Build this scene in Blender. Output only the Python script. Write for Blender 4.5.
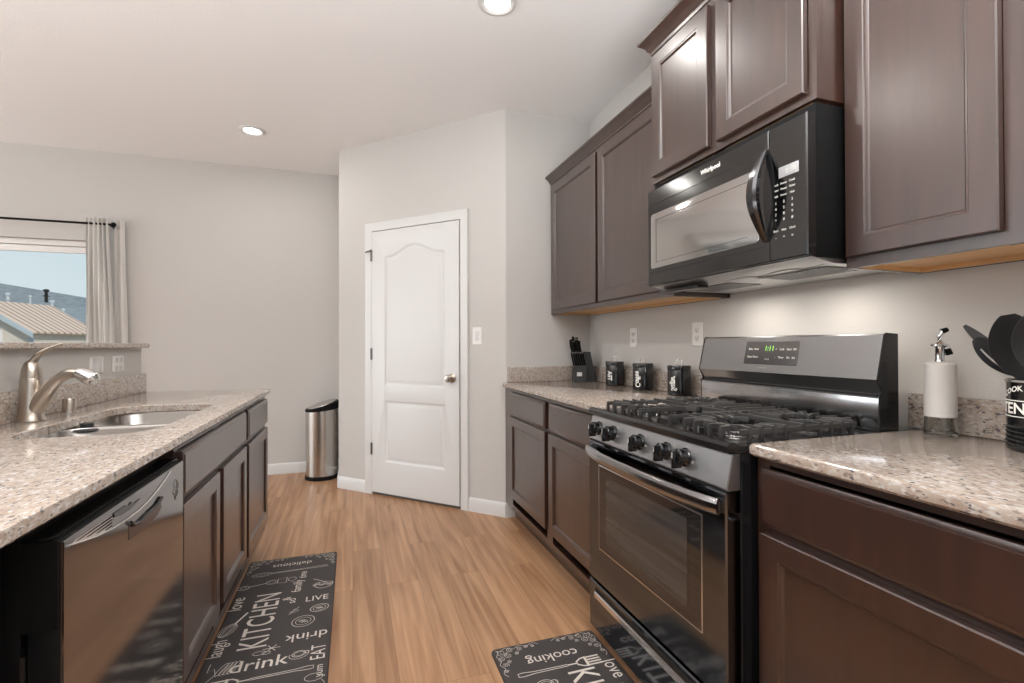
import bpy, bmesh, math, random
from mathutils import Vector, Matrix
random.seed(7)
PI = math.pi
for o in list(bpy.data.objects): bpy.data.objects.remove(o)
SC = bpy.context.scene
COL = SC.collection

# ------------------------------------------------------------------ camera
cam = bpy.data.cameras.new('camera')
cam.sensor_width = 36; cam.lens = 484.0 / 1024 * 36
cam.clip_start = .02; cam.clip_end = 300
co = bpy.data.objects.new('camera', cam); COL.objects.link(co)
fw = Vector((0.31273743, 0.94981248, 0.00717932)); rt = Vector((0.94983937, -0.31272292, -0.00309081)); up = Vector((6.9e-04, -7.78581e-03, 9.99969452e-01))
m = Matrix((rt, up, -fw)).transposed().to_4x4(); m.translation = Vector((0, 0, 1.1664))
co.matrix_world = m
SC.camera = co
# ------------------------------------------------------------------ colour management
SC.view_settings.view_transform = 'Standard'; SC.view_settings.look = 'None'
SC.view_settings.exposure = 0.09; SC.view_settings.gamma = 1.0; SC.view_settings.use_curve_mapping = False
# ------------------------------------------------------------------ world
W = bpy.data.worlds.new('sky'); SC.world = W; W.use_nodes = True
nt = W.node_tree; nt.nodes.clear()
wo = nt.nodes.new('ShaderNodeOutputWorld'); bg = nt.nodes.new('ShaderNodeBackground')
tc = nt.nodes.new('ShaderNodeTexCoord'); sx = nt.nodes.new('ShaderNodeSeparateXYZ'); cr = nt.nodes.new('ShaderNodeValToRGB')
nz = nt.nodes.new('ShaderNodeTexNoise'); nz.inputs['Scale'].default_value = 5; nz.inputs['Detail'].default_value = 5
ad = nt.nodes.new('ShaderNodeMath'); ad.operation = 'MULTIPLY_ADD'; ad.inputs[1].default_value = .12
nt.links.new(tc.outputs['Generated'], sx.inputs[0]); nt.links.new(tc.outputs['Generated'], nz.inputs['Vector'])
nt.links.new(nz.outputs['Fac'], ad.inputs[0]); nt.links.new(sx.outputs['Z'], ad.inputs[2])
nt.links.new(ad.outputs[0], cr.inputs[0]); nt.links.new(cr.outputs[0], bg.inputs[0]); nt.links.new(bg.outputs[0], wo.inputs[0])
cr.color_ramp.elements[0].position = 0.0; cr.color_ramp.elements[0].color = (.72, .80, .82, 1)
cr.color_ramp.elements[1].position = .6; cr.color_ramp.elements[1].color = (.22, .42, .60, 1)
e = cr.color_ramp.elements.new(.22); e.color = (.58, .71, .76, 1)
bg.inputs[1].default_value = 1.0

def light(name, kind, loc, energy, color=(1, 1, 1), rot=(0, 0, 0), **kw):
    d = bpy.data.lights.new(name, kind); d.energy = energy; d.color = color
    for k, v in kw.items(): setattr(d, k, v)
    o = bpy.data.objects.new(name, d); o.location = loc; o.rotation_euler = rot; COL.objects.link(o); return o
light('sun', 'SUN', (0, 0, 20), 3.0, (1, .95, .88), (math.radians(50), 0, math.radians(25)), angle=.01)
# added area fill lights in unseen window openings behind and left of the camera
light('fill_rear', 'AREA', (0.3, -3.95, 1.35), 10, (.95, .98, 1), (PI / 2, 0, 0), shape='RECTANGLE', size=2.9, size_y=2.1)
light('fill_left', 'AREA', (-5.45, 3.05, 1.35), 100, (.95, .98, 1), (PI / 2, 0, -PI / 2), shape='RECTANGLE', size=3.0, size_y=2.1)

light('fill_uplight', 'AREA', (.3, -.4, 1.4), 135, (.94, .98, 1), (PI, 0, 0), shape='DISK', size=1.2)  # added area light aimed at the ceiling as soft fill
light('fill_uplight', 'AREA', (-2.6, .8, 1.75), 75, (.94, .98, 1), (PI, 0, 0), shape='DISK', size=1.6)  # second added uplight, fill for the left of the room
# ------------------------------------------------------------------ materials
def new_mat(name):
    M = bpy.data.materials.new(name); M.use_nodes = True
    return M, M.node_tree, M.node_tree.nodes['Principled BSDF']
def plain(name, col, rough=.5, metal=0, spec=.5, coat=0, coat_r=.1, bump=0, bscale=200, emit=None, es=1, aniso=0, var=0, vscale=(8, 8, 8)):
    M, t, b = new_mat(name)
    b.inputs['Base Color'].default_value = (*col, 1); b.inputs['Roughness'].default_value = rough
    b.inputs['Metallic'].default_value = metal; b.inputs['Specular IOR Level'].default_value = spec
    b.inputs['Coat Weight'].default_value = coat; b.inputs['Coat Roughness'].default_value = coat_r
    c = t.nodes.new('ShaderNodeTexCoord')
    n = t.nodes.new('ShaderNodeTexNoise'); n.inputs['Scale'].default_value = bscale; n.inputs['Detail'].default_value = 3
    t.links.new(c.outputs['Object'], n.inputs['Vector'])
    if bump:
        p = t.nodes.new('ShaderNodeBump'); p.inputs['Strength'].default_value = bump; p.inputs['Distance'].default_value = .002
        t.links.new(n.outputs['Fac'], p.inputs['Height']); t.links.new(p.outputs[0], b.inputs['Normal'])
    if var:
        mp = t.nodes.new('ShaderNodeMapping'); mp.inputs['Scale'].default_value = vscale
        n2 = t.nodes.new('ShaderNodeTexNoise'); n2.inputs['Scale'].default_value = 1; n2.inputs['Detail'].default_value = 6
        r = t.nodes.new('ShaderNodeValToRGB'); r.color_ramp.elements[0].position = .3; r.color_ramp.elements[1].position = .7
        r.color_ramp.elements[0].color = (*[x * (1 - var) for x in col], 1); r.color_ramp.elements[1].color = (*[min(1, x * (1 + var)) for x in col], 1)
        t.links.new(c.outputs['Object'], mp.inputs[0]); t.links.new(mp.outputs[0], n2.inputs['Vector']); t.links.new(n2.outputs['Fac'], r.inputs[0]); t.links.new(r.outputs[0], b.inputs['Base Color'])
    if emit:
        b.inputs['Emission Color'].default_value = (*emit, 1); b.inputs['Emission Strength'].default_value = es
    return M
M_wall = plain('wall_paint', (.56, .538, .515), .75, spec=.25, bump=.35, bscale=140)
M_ceil = plain('ceiling_paint', (.84, .825, .82), .85, spec=.2, bump=.5, bscale=120)
M_white = plain('white_trim_paint', (.66, .65, .64), .35, bump=.03)
M_plate = plain('white_plastic', (.80, .78, .75), .35)
M_wood = plain('espresso_wood', (.036, .0135, .0085), .40, spec=.6, var=.25, vscale=(26, 26, 3), coat=1.0, coat_r=.27)
M_ply = plain('maple_plywood', (.72, .45, .22), .5, var=.12, vscale=(20, 3, 20))
M_dark = plain('dark_recess', (.012, .009, .008), .7)
M_bss = plain('black_stainless', (.34, .34, .345), .28, metal=1, bump=.02)
M_bssd = plain('dark_stainless', (.10, .098, .10), .2, metal=1)
M_dw = plain('dishwasher_stainless', (.25, .24, .24), .09, metal=1)
M_oven = plain('oven_stainless', (.14, .155, .175), .11, metal=1)
M_enam = plain('black_enamel', (.010, .010, .011), .12, spec=.6)
M_black = plain('black_plastic', (.005, .005, .005), .5, spec=.15)
M_iron = plain('cast_iron', (.034, .032, .031), .45, bump=.1, bscale=500)
M_glassb = plain('black_glass', (.018, .016, .016), .04, spec=.9)
M_chrome = plain('chrome', (.75, .75, .75), .12, metal=1)
M_hinge = plain('hinge_steel', (.16, .15, .145), .35, metal=1)
M_steel = plain('brushed_steel', (.55, .53, .50), .26, metal=1)
M_nickel = plain('brushed_nickel', (.50, .44, .38), .28, metal=1)
M_alu = plain('aluminium', (.62, .62, .62), .35, metal=1)
M_silver = plain('silver_trim', (.8, .8, .8), .25, metal=1)
M_print = plain('white_print', (.85, .84, .80), .6)
M_dial = plain('grey_print', (.55, .54, .50), .5)
M_cream = plain('cream_print', (.62, .56, .50), .8)
M_mat = plain('charcoal_mat', (.045, .038, .037), .75, bump=.2, bscale=900)
M_fabric = plain('curtain_fabric', (.68, .66, .63), .9, spec=.1, bump=.3, bscale=600)
M_rubber = plain('black_silicone', (.024, .024, .026), .45)
M_vinyl = plain('window_vinyl', (.82, .80, .78), .4)
M_ceram = plain('white_ceramic', (.62, .59, .56), .35)
M_green = plain('display_digits', (.05, .2, .03), .5, emit=(.35, .75, .12), es=.9)
M_lamp = plain('lamp_diffuser', (1, 1, 1), .5, emit=(1, .97, .93), es=9)
M_hlight = plain('handle_wood', (.40, .26, .16), .5)
def glass(name, col=(1, 1, 1), rough=0):
    M, t, b = new_mat(name)
    t.nodes.remove(b); o = t.nodes['Material Output']
    a = t.nodes.new('ShaderNodeBsdfTransparent'); a.inputs[0].default_value = (*col, 1)
    g = t.nodes.new('ShaderNodeBsdfGlossy'); g.inputs['Roughness'].default_value = rough
    f = t.nodes.new('ShaderNodeFresnel'); f.inputs[0].default_value = 1.45
    x = t.nodes.new('ShaderNodeMixShader')
    t.links.new(f.outputs[0], x.inputs[0]); t.links.new(a.outputs[0], x.inputs[1]); t.links.new(g.outputs[0], x.inputs[2]); t.links.new(x.outputs[0], o.inputs[0])
    return M
M_glass = glass('window_glass')
M_bglass = plain('bottle_glass', (.9, .92, .9), .03); M_bglass.node_tree.nodes['Principled BSDF'].inputs['Transmission Weight'].default_value = 1

def granite():
    M, t, b = new_mat('granite')
    b.inputs['Roughness'].default_value = .09; b.inputs['Specular IOR Level'].default_value = .5
    N = t.nodes.new; L = t.links.new
    c = N('ShaderNodeTexCoord')
    def noise(s, d=3, off=0, mapsc=(1, 1, 1)):
        mp = N('ShaderNodeMapping'); mp.inputs['Location'].default_value = (off, off, off); mp.inputs['Scale'].default_value = mapsc
        L(c.outputs['Object'], mp.inputs[0]); n = N('ShaderNodeTexNoise'); n.inputs['Scale'].default_value = s; n.inputs['Detail'].default_value = d
        L(mp.outputs[0], n.inputs['Vector']); return n.outputs['Fac']
    def ramp(f, a, bb):
        r = N('ShaderNodeValToRGB'); r.color_ramp.elements[0].position = a; r.color_ramp.elements[1].position = bb; L(f, r.inputs[0]); return r.outputs[0]
    def mix(f, A, B):
        x = N('ShaderNodeMix'); x.data_type = 'RGBA'; L(f, x.inputs[0])
        if isinstance(A, tuple): x.inputs[6].default_value = (*A, 1)
        else: L(A, x.inputs[6])
        if isinstance(B, tuple): x.inputs[7].default_value = (*B, 1)
        else: L(B, x.inputs[7])
        return x.outputs[2]
    base = mix(ramp(noise(38, 5), .36, .64), (.44, .375, .32), (.35, .272, .222))
    base = mix(ramp(noise(120, 5, 3, (1, .5, 1)), .52, .66), base, (.53, .505, .48))
    base = mix(ramp(noise(150, 4, 9, (1, .45, 1)), .57, .66), base, (.22, .175, .155))
    base = mix(ramp(noise(135, 5, 17, (1, .5, 1)), .60, .66), base, (.10, .095, .105))
    L(base, b.inputs['Base Color']); return M
M_gran = granite()

def floor_mat():
    M, t, b = new_mat('wood_plank_floor'); N = t.nodes.new; L = t.links.new
    b.inputs['Roughness'].default_value = .36; b.inputs['Specular IOR Level'].default_value = .4
    c = N('ShaderNodeTexCoord'); mp = N('ShaderNodeMapping'); mp.inputs['Rotation'].default_value = (0, 0, PI / 2)
    L(c.outputs['Object'], mp.inputs[0])
    br = N('ShaderNodeTexBrick'); br.inputs['Scale'].default_value = 1; br.inputs['Brick Width'].default_value = 1.22; br.inputs['Row Height'].default_value = .155
    br.inputs['Mortar Size'].default_value = .0009; br.inputs['Color1'].default_value = (.0, .0, .0, 1); br.inputs['Color2'].default_value = (1, 1, 1, 1); br.inputs['Mortar'].default_value = (.5, .5, .5, 1)
    br.offset = .37; L(mp.outputs[0], br.inputs['Vector'])
    # grain, shifted per plank
    m2 = N('ShaderNodeMapping'); m2.inputs['Scale'].default_value = (26, 1.3, 1); L(c.outputs['Object'], m2.inputs[0])
    sc = N('ShaderNodeVectorMath'); sc.operation = 'MULTIPLY_ADD'; sc.inputs[1].default_value = (7, 11, 3); L(br.outputs['Color'], sc.inputs[0]); L(m2.outputs[0], sc.inputs[2])
    n = N('ShaderNodeTexNoise'); n.inputs['Scale'].default_value = 1; n.inputs['Detail'].default_value = 7; n.inputs['Distortion'].default_value = .8; L(sc.outputs[0], n.inputs['Vector'])
    r = N('ShaderNodeValToRGB'); r.color_ramp.elements[0].position = .28; r.color_ramp.elements[1].position = .72
    r.color_ramp.elements[0].color = (.265, .128, .061, 1); r.color_ramp.elements[1].color = (.53, .315, .178, 1); L(n.outputs['Fac'], r.inputs[0])
    x = N('ShaderNodeMix'); x.data_type = 'RGBA'; x.blend_type = 'MULTIPLY'; x.inputs[0].default_value = 1
    r2 = N('ShaderNodeValToRGB'); r2.color_ramp.elements[0].color = (.90, .89, .88, 1); r2.color_ramp.elements[1].color = (1.04, 1.03, 1.03, 1); L(br.outputs['Color'], r2.inputs[0])
    L(r.outputs[0], x.inputs[6]); L(r2.outputs[0], x.inputs[7])
    y = N('ShaderNodeMix'); y.data_type = 'RGBA'; L(br.outputs['Fac'], y.inputs[0]); L(x.outputs[2], y.inputs[6]); y.inputs[7].default_value = (.22, .12, .07, 1)
    L(y.outputs[2], b.inputs['Base Color']); return M
M_floor = floor_mat()

def stripes(name, c1, c2, scale, axis):
    M, t, b = new_mat(name); N = t.nodes.new; L = t.links.new
    c = N('ShaderNodeTexCoord'); w = N('ShaderNodeTexWave'); w.bands_direction = axis; w.inputs['Scale'].default_value = scale
    L(c.outputs['Object'], w.inputs['Vector']); r = N('ShaderNodeValToRGB'); r.color_ramp.elements[0].color = (*c1, 1); r.color_ramp.elements[1].color = (*c2, 1)
    r.color_ramp.elements[0].position = .1; r.color_ramp.elements[1].position = .45
    L(w.outputs['Fac'], r.inputs[0]); L(r.outputs[0], b.inputs['Base Color']); b.inputs['Roughness'].default_value = .6; return M

# ------------------------------------------------------------------ mesh helpers
ORG = {}
def thing(name, label, cat, loc=(0, 0, 0), rz=0, group=None):
    o = bpy.data.objects.new(name, None); COL.objects.link(o); o.location = loc; o.rotation_euler = (0, 0, rz); o.empty_display_size = .1
    o['label'] = label; o['category'] = cat
    if group: o['group'] = group
    ORG[o] = Vector(loc); return o
def tag(o, label, cat, group=None):
    o['label'] = label; o['category'] = cat
    if group: o['group'] = group
    return o
def smooth(bm, ang=35):
    for f in bm.faces: f.smooth = True
    for ed in bm.edges:
        if len(ed.link_faces) == 2: ed.smooth = ed.calc_face_angle(0) < math.radians(ang)
def obj(name, bm, mat, parent=None, org=None, flat=False, label=None):
    """link a bmesh given in world coordinates (or, with org=None under a parent, relative to its thing's base)"""
    bmesh.ops.recalc_face_normals(bm, faces=bm.faces)
    if not flat: smooth(bm)
    if parent is not None: org = ORG[parent]
    elif org is None:
        xs = [v.co for v in bm.verts]
        org = Vector(((min(v.x for v in xs) + max(v.x for v in xs)) / 2, (min(v.y for v in xs) + max(v.y for v in xs)) / 2, min(v.z for v in xs)))
    org = Vector(org)
    for v in bm.verts: v.co -= org
    me = bpy.data.meshes.new(name); bm.to_mesh(me); bm.free()
    for mt in (mat if isinstance(mat, (list, tuple)) else [mat]): me.materials.append(mt)
    o = bpy.data.objects.new(name, me); COL.objects.link(o)
    ORG[o] = org
    if parent is not None: o.parent = parent
    else: o.location = org
    if label: o['label'] = label
    return o
def struct(name, bm, mat, parent=None, org=(0, 0, 0)):
    o = obj(name, bm, mat, parent, org if parent is None else None)
    if parent is None: o['kind'] = 'structure'
    return o
def B(): return bmesh.new()
def box(bm, x0, x1, y0, y1, z0, z1, bev=0, mi=0, seg=2):
    if x0 > x1: x0, x1 = x1, x0
    if y0 > y1: y0, y1 = y1, y0
    r = bmesh.ops.create_cube(bm, size=1)['verts']
    for v in r: v.co = Vector((x0 + (v.co.x + .5) * (x1 - x0), y0 + (v.co.y + .5) * (y1 - y0), z0 + (v.co.z + .5) * (z1 - z0)))
    fs = {f for v in r for f in v.link_faces}
    for f in fs: f.material_index = mi
    if bev:
        es = {e for v in r for e in v.link_edges}
        g = bmesh.ops.bevel(bm, geom=list(es), offset=bev, segments=seg, affect='EDGES', profile=.6)
        for f in g['faces']: f.material_index = mi
    return bm
def prism(bm, poly, axis, a, b, mi=0, bev=0):
    """poly: 2-D points in the two other axes (order x,y,z without axis); extruded a..b"""
    def mk(p, t):
        return {'x': (t, p[0], p[1]), 'y': (p[0], t, p[1]), 'z': (p[0], p[1], t)}[axis]
    va = [bm.verts.new(mk(p, a)) for p in poly]; vb = [bm.verts.new(mk(p, b)) for p in poly]
    n = len(poly); fs = [bm.faces.new(va[::-1]), bm.faces.new(vb)]
    for i in range(n): fs.append(bm.faces.new((va[i], va[(i + 1) % n], vb[(i + 1) % n], vb[i])))
    for f in fs: f.material_index = mi
    if bev:
        es = list({e for f in fs for e in f.edges})
        bmesh.ops.bevel(bm, geom=es, offset=bev, segments=2, affect='EDGES')
    return bm
def lathe(bm, prof, cx, cy, seg=32, mi=0, M=None, sx=1, sy=1):
    """prof [(r,z)...] revolved about z; M optional Matrix applied first at origin"""
    rings = []; new = []
    for r, z in prof:
        if r < 1e-6: v = [bm.verts.new((0, 0, z))]
        else: v = [bm.verts.new((r * sx * math.cos(2 * PI * i / seg), r * sy * math.sin(2 * PI * i / seg), z)) for i in range(seg)]
        rings.append(v); new += v
    for a, b in zip(rings, rings[1:]):
        for i in range(seg):
            j = (i + 1) % seg
            if len(a) == 1 and len(b) == 1: continue
            if len(a) == 1: f = bm.faces.new((a[0], b[i], b[j]))
            elif len(b) == 1: f = bm.faces.new((a[i], a[j], b[0]))
            else: f = bm.faces.new((a[i], a[j], b[j], b[i]))
            f.material_index = mi
    for v in new:
        if M: v.co = M @ v.co
        v.co += Vector((cx, cy, 0)) if not M else Vector((0, 0, 0))
    return new
def tube(bm, pts, rad, seg=10, mi=0, flat=1.0, caps=True, closed=False):
    """round bar along pts; rad scalar or list; flat squashes the second axis"""
    P = [Vector(p) for p in pts]; n = len(P); rings = []
    up = Vector((0, 0, 1))
    for i, p in enumerate(P):
        if closed: d = P[(i + 1) % n] - P[i - 1]
        else: d = (P[min(i + 1, n - 1)] - P[max(i - 1, 0)])
        d.normalize()
        s = d.cross(up)
        if s.length < .05: s = d.cross(Vector((0, 1, 0)))
        s.normalize(); q = s.cross(d)
        r = rad[i] if isinstance(rad, (list, tuple)) else rad
        rings.append([bm.verts.new(p + s * r * math.cos(2 * PI * k / seg) + q * r * flat * math.sin(2 * PI * k / seg)) for k in range(seg)])
    rng = range(n if closed else n - 1)
    for i in rng:
        a, b = rings[i], rings[(i + 1) % n]
        for k in range(seg):
            f = bm.faces.new((a[k], a[(k + 1) % seg], b[(k + 1) % seg], b[k])); f.material_index = mi
    if caps and not closed:
        for r in (rings[0][::-1], rings[-1]): f = bm.faces.new(r); f.material_index = mi
    return bm
def bez(p0, p1, p2, p3, n=12):
    a, b, c, d = map(Vector, (p0, p1, p2, p3)); out = []
    for i in range(n + 1):
        t = i / n; out.append(a * (1 - t) ** 3 + b * 3 * t * (1 - t) ** 2 + c * 3 * t * t * (1 - t) + d * t ** 3)
    return out
def rings(bm, fn, prof, F, back=None, mi=0, cap=True):
    """nested outlines: fn(inset)->2-D pts; prof [(inset, depth)]; F(a,b,d)->3-D.  last ring is filled"""
    R = []
    for ins, dep in prof: R.append([bm.verts.new(F(a, b, dep)) for a, b in fn(ins)])
    n = len(R[0])
    for A, C_ in zip(R, R[1:]):
        for i in range(n):
            f = bm.faces.new((A[i], A[(i + 1) % n], C_[(i + 1) % n], C_[i])); f.material_index = mi
    f = bm.faces.new(R[0][::-1]); f.material_index = mi
    if cap: f = bm.faces.new(R[-1]); f.material_index = mi
    return R
def rectfn(a0, a1, b0, b1): return lambda s: [(a0 + s, b0 + s), (a1 - s, b0 + s), (a1 - s, b1 - s), (a0 + s, b1 - s)]
def rrect(a0, a1, b0, b1, r, k=5):
    out = []
    for cx, cy, t0 in ((a1 - r, b0 + r, -90), (a1 - r, b1 - r, 0), (a0 + r, b1 - r, 90), (a0 + r, b0 + r, 180)):
        for i in range(k + 1):
            t = math.radians(t0 + 90 * i / k); out.append((cx + r * math.cos(t), cy + r * math.sin(t)))
    return out
DOORP = [(0, 0), (0, .016), (.003, .019), (.052, .019), (.054, .017), (.058, .0165), (.060, .012), (.064, .009), (.066, .009)]
DRAWP = [(0, 0), (0, .013), (.004, .016), (.011, .017), (.013, .0195), (.016, .0195)]
def front(bm, side, x, y0, y1, z0, z1, prof):
    """cabinet door or drawer front; back plane at x, facing side (+1 = +x)"""
    return rings(bm, rectfn(y0, y1, z0, z1), prof, lambda a, b, d: (x + side * d, a, b))

def text_bm(bm, s, size, M, mi=0, bold=.0, align='CENTER', depth=.0, spacing=1.0):
    """letters of the built-in font as mesh, lying in M's xy plane"""
    cu = bpy.data.curves.new('t', 'FONT'); cu.body = s; cu.size = size; cu.align_x = align; cu.align_y = 'CENTER'; cu.offset = bold; cu.extrude = depth; cu.space_character = spacing
    cu.resolution_u = 3
    o = bpy.data.objects.new('t', cu); COL.objects.link(o)
    dg = bpy.context.evaluated_depsgraph_get(); dg.update()
    me = bpy.data.meshes.new_from_object(o.evaluated_get(dg)); me.transform(M)
    n0 = len(bm.faces); bm.from_mesh(me); bm.faces.ensure_lookup_table()
    for f in bm.faces[n0:]: f.material_index = mi
    bpy.data.objects.remove(o); bpy.data.curves.remove(cu); bpy.data.meshes.remove(me)
def frameM(o, X, Y):
    X = Vector(X).normalized(); Y = Vector(Y).normalized(); Z = X.cross(Y)
    M = Matrix((X, Y, Z)).transposed().to_4x4(); M.translation = Vector(o); return M

# ------------------------------------------------------------------ key dimensions
XW, YP, YB, ZC = 1.627, 3.138, 4.8575, 2.7765          # right wall, pantry side wall, back wall, ceiling
XL, YR = -5.2, -3.7                                     # far left wall, rear wall
LX, LY, RX = -.108, 4.235, .989                         # diagonal pantry wall ends
CT = .914
# ------------------------------------------------------------------ room shell
bm = B(); box(bm, XL - .12, XW + .15, YR - .12, YB + .15, -.06, 0); struct('floor', bm, M_floor)
bm = B(); box(bm, XL - .12, XW + .15, YR - .12, YB + .15, ZC, ZC + .08); struct('ceiling', bm, M_ceil)
bm = B(); box(bm, XW, XW + .12, YR, YB + .12, 0, ZC); struct('wall_right', bm, M_wall)
# pantry: one L of drywall, corners bull-nosed
bm = B()
def arc(cx, cy, r, a0, a1, n=5): return [(cx + r * math.cos(math.radians(a0 + (a1 - a0) * i / n)), cy + r * math.sin(math.radians(a0 + (a1 - a0) * i / n))) for i in range(n + 1)]
rr = .022; k = rr * math.tan(math.radians(22.5))
poly = [(XW, YP)] + arc(RX + k, YP + rr, rr, 270, 225)
poly += arc(LX + rr, LY + k, rr, 225, 180) + [(LX, YB), (LX + .1, YB), (LX + .1, LY + .045), (RX + .045, YP + .1), (XW, YP + .1)]
s2 = math.sqrt(.5)
def DG(s, n, z):           # s along the diagonal from its left end, n out of the wall towards the room
    return Vector((LX + s * s2 - n * s2, LY - s * s2 - n * s2, z))
prism(bm, poly, 'z', 0, ZC); struct('wall_pantry', bm, M_wall)
# back wall with the window opening
WX0, WX1, WZ0, WZ1 = -3.75, -2.0, .95, 2.035
bm = B()
box(bm, XL, WX0, YB, YB + .14, 0, ZC); box(bm, WX1, LX + .05, YB, YB + .14, 0, ZC); box(bm, WX0, WX1, YB, YB + .14, 0, WZ0); box(bm, WX0, WX1, YB, YB + .14, WZ1, ZC)
struct('wall_back', bm, M_wall)
# left wall and rear wall, each with an unseen opening added for the fill lights
bm = B(); box(bm, XL - .1, XL, YR, 1.5, 0, ZC); box(bm, XL - .1, XL, 4.6, YB, 0, ZC); box(bm, XL - .1, XL, 1.5, 4.6, 0, .25); box(bm, XL - .1, XL, 1.5, 4.6, 2.45, ZC); struct('wall_left', bm, M_wall)
bm = B(); box(bm, XL, -1.3, YR - .1, YR, 0, ZC); box(bm, 1.5, XW, YR - .1, YR, 0, ZC); box(bm, -1.3, 1.5, YR - .1, YR, 2.45, ZC); box(bm, -1.3, 1.5, YR - .1, YR, 0, .06); struct('wall_rear', bm, M_wall)
for nm, ax, a0, a1, z0, z1 in (('fill_window_left', 'y', 1.5, 4.6, .25, 2.45), ('fill_window_rear', 'x', -1.3, 1.5, .06, 2.45)):  # frames in the two added, unseen openings
    bm = B(); nn = 4 if ax == 'y' else 3
    def bx(p0, p1, q0, q1, d0=.02, d1=.07):
        if ax == 'y': box(bm, XL - d1, XL - d0, p0, p1, q0, q1)
        else: box(bm, p0, p1, YR - d1, YR - d0, q0, q1)
    bx(a0, a1, z0, z0 + .05); bx(a0, a1, z1 - .05, z1)
    for i in range(nn):
        c = a0 + .025 + (a1 - a0 - .05) * i / (nn - 1); bx(c - .025, c + .025, z0, z1)
    struct(nm, bm, M_vinyl)

# baseboards
def bbprof(): return [(0, 0), (.014, 0), (.014, .075), (.009, .088), (.004, .095), (0, .095)]
def board(bm, p, q, n):
    p, q, n = Vector(p), Vector(q), Vector(n).normalized()
    A = [bm.verts.new((p.x + n.x * d, p.y + n.y * d, z)) for d, z in bbprof()]
    C_ = [bm.verts.new((q.x + n.x * d, q.y + n.y * d, z)) for d, z in bbprof()]
    bm.faces.new(A[::-1]); bm.faces.new(C_)
    for i in range(6): bm.faces.new((A[i], A[(i + 1) % 6], C_[(i + 1) % 6], C_[i]))
bm = B(); board(bm, (XL, YB, 0), (LX, YB, 0), (0, -1, 0)); struct('baseboard_back', bm, M_white)
nd = (-s2, -s2, 0)
bm = B(); board(bm, DG(0.0, 0, 0), DG(.297, 0, 0), nd); board(bm, DG(1.236, 0, 0), DG(1.551, 0, 0), nd); board(bm, (LX, YB, 0), (LX, LY - .004, 0), (-1, 0, 0)); board(bm, (RX - .004, YP, 0), (1.05, YP, 0), (0, -1, 0)); struct('baseboard_pantry', bm, M_white)
bm = B(); board(bm, (XL, YR, 0), (XL, YB, 0), (1, 0, 0)); struct('baseboard_left', bm, M_white)

# pantry door (on the diagonal wall)
S0, S1, Z0, Z1 = .372, 1.184, .022, 2.058
door = thing('door_1', 'white two-panel arched pantry door on the diagonal wall', 'door', DG((S0 + S1) / 2, 0, 0)); door['kind'] = 'structure'
FD = lambda a, b, d: DG(a, d, b)
bm = B()
cas = [(0, 0), (.012, .0), (.012, .006), (.016, .016), (.05, .018), (.058, .012), (.062, 0)]
def casing(pts_in, w):  # three-sided mitred casing
    prof = [(0, 0), (0, .010), (.012, .013), (.050, .018), (.062, .018), (.066, .012), (.066, 0)]
    path = lambda o: [(S0 - .008 - o, 0), (S0 - .008 - o, Z1 + .008 + o), (S1 + .008 + o, Z1 + .008 + o), (S1 + .008 + o, 0)]
    R = [[bm.verts.new(FD(a, b, d)) for a, b in path(o)] for o, d in prof]
    for A, C_ in zip(R, R[1:]):
        for i in range(3): bm.faces.new((A[i], A[i + 1], C_[i + 1], C_[i]))
    bm.faces.new([r[0] for r in R]); bm.faces.new([r[3] for r in R][::-1])
casing(None, None)
o = obj('casing', bm, M_white, door)
bm = B()       # door slab: outer rect with two moulded recesses
T = .016
def archfn(a0, a1, b0, b1, rise):
    def fn(s):
        n = 22; w = a1 - a0; pts = [(a0 + s, b0 + s), (a1 - s, b0 + s)]
        for i in range(n + 1):
            t = i / n; a = a1 - s - (w - 2 * s) * t
            e = .5 - .5 * math.cos(2 * PI * min(max((t - .06) / .88, 0), 1)); pts.append((a, b1 - s + rise * e))
        return pts
    return fn
PAN = [(0, T), (.006, T - .003), (.016, T - .009), (.022, T - .009), (.040, T - .0035), (.046, T - .003)]
def slab():
    holes = [archfn(S0 + .128, S1 - .122, .855, 1.862, .075), rectfn(S0 + .128, S1 - .122, .262, .742)]
    vs = [bm.verts.new(FD(a, b, T)) for a, b in ((S0, Z0), (S1, Z0), (S1, Z1), (S0, Z1))]
    edges = [bm.edges.new((vs[i], vs[(i + 1) % 4])) for i in range(4)]
    for fn in holes:
        R = []
        for ins, dep in PAN: R.append([bm.verts.new(FD(a, b, dep)) for a, b in fn(ins)])
        n = len(R[0])
        edges += [bm.edges.new((R[0][i], R[0][(i + 1) % n])) for i in range(n)]
        for A, C_ in zip(R, R[1:]):
            for i in range(n): bm.faces.new((A[i], A[(i + 1) % n], C_[(i + 1) % n], C_[i]))
        bm.faces.new(R[-1])
    bmesh.ops.triangle_fill(bm, use_beauty=True, edges=edges)
    bk = [bm.verts.new(FD(a, b, -.004)) for a, b in ((S0, Z0), (S1, Z0), (S1, Z1), (S0, Z1))]
    for i in range(4): bm.faces.new((vs[i], vs[(i + 1) % 4], bk[(i + 1) % 4], bk[i]))
slab()
sl = obj('door_slab', bm, M_white, door)
bm = B()     # knob
Mk = frameM(DG(1.125, T, .93), Vector((s2, -s2, 0)), Vector((0, 0, 1)))
lathe(bm, [(0, 0), (.033, 0), (.033, .004), (.026, .008), (.012, .012), (.011, .034), (.02, .04), (.027, .05), (.027, .058), (.02, .067), (0, .07)], 0, 0, 24, 0, Mk)
obj('knob', bm, M_nickel, door, label='satin nickel door knob')
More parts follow.
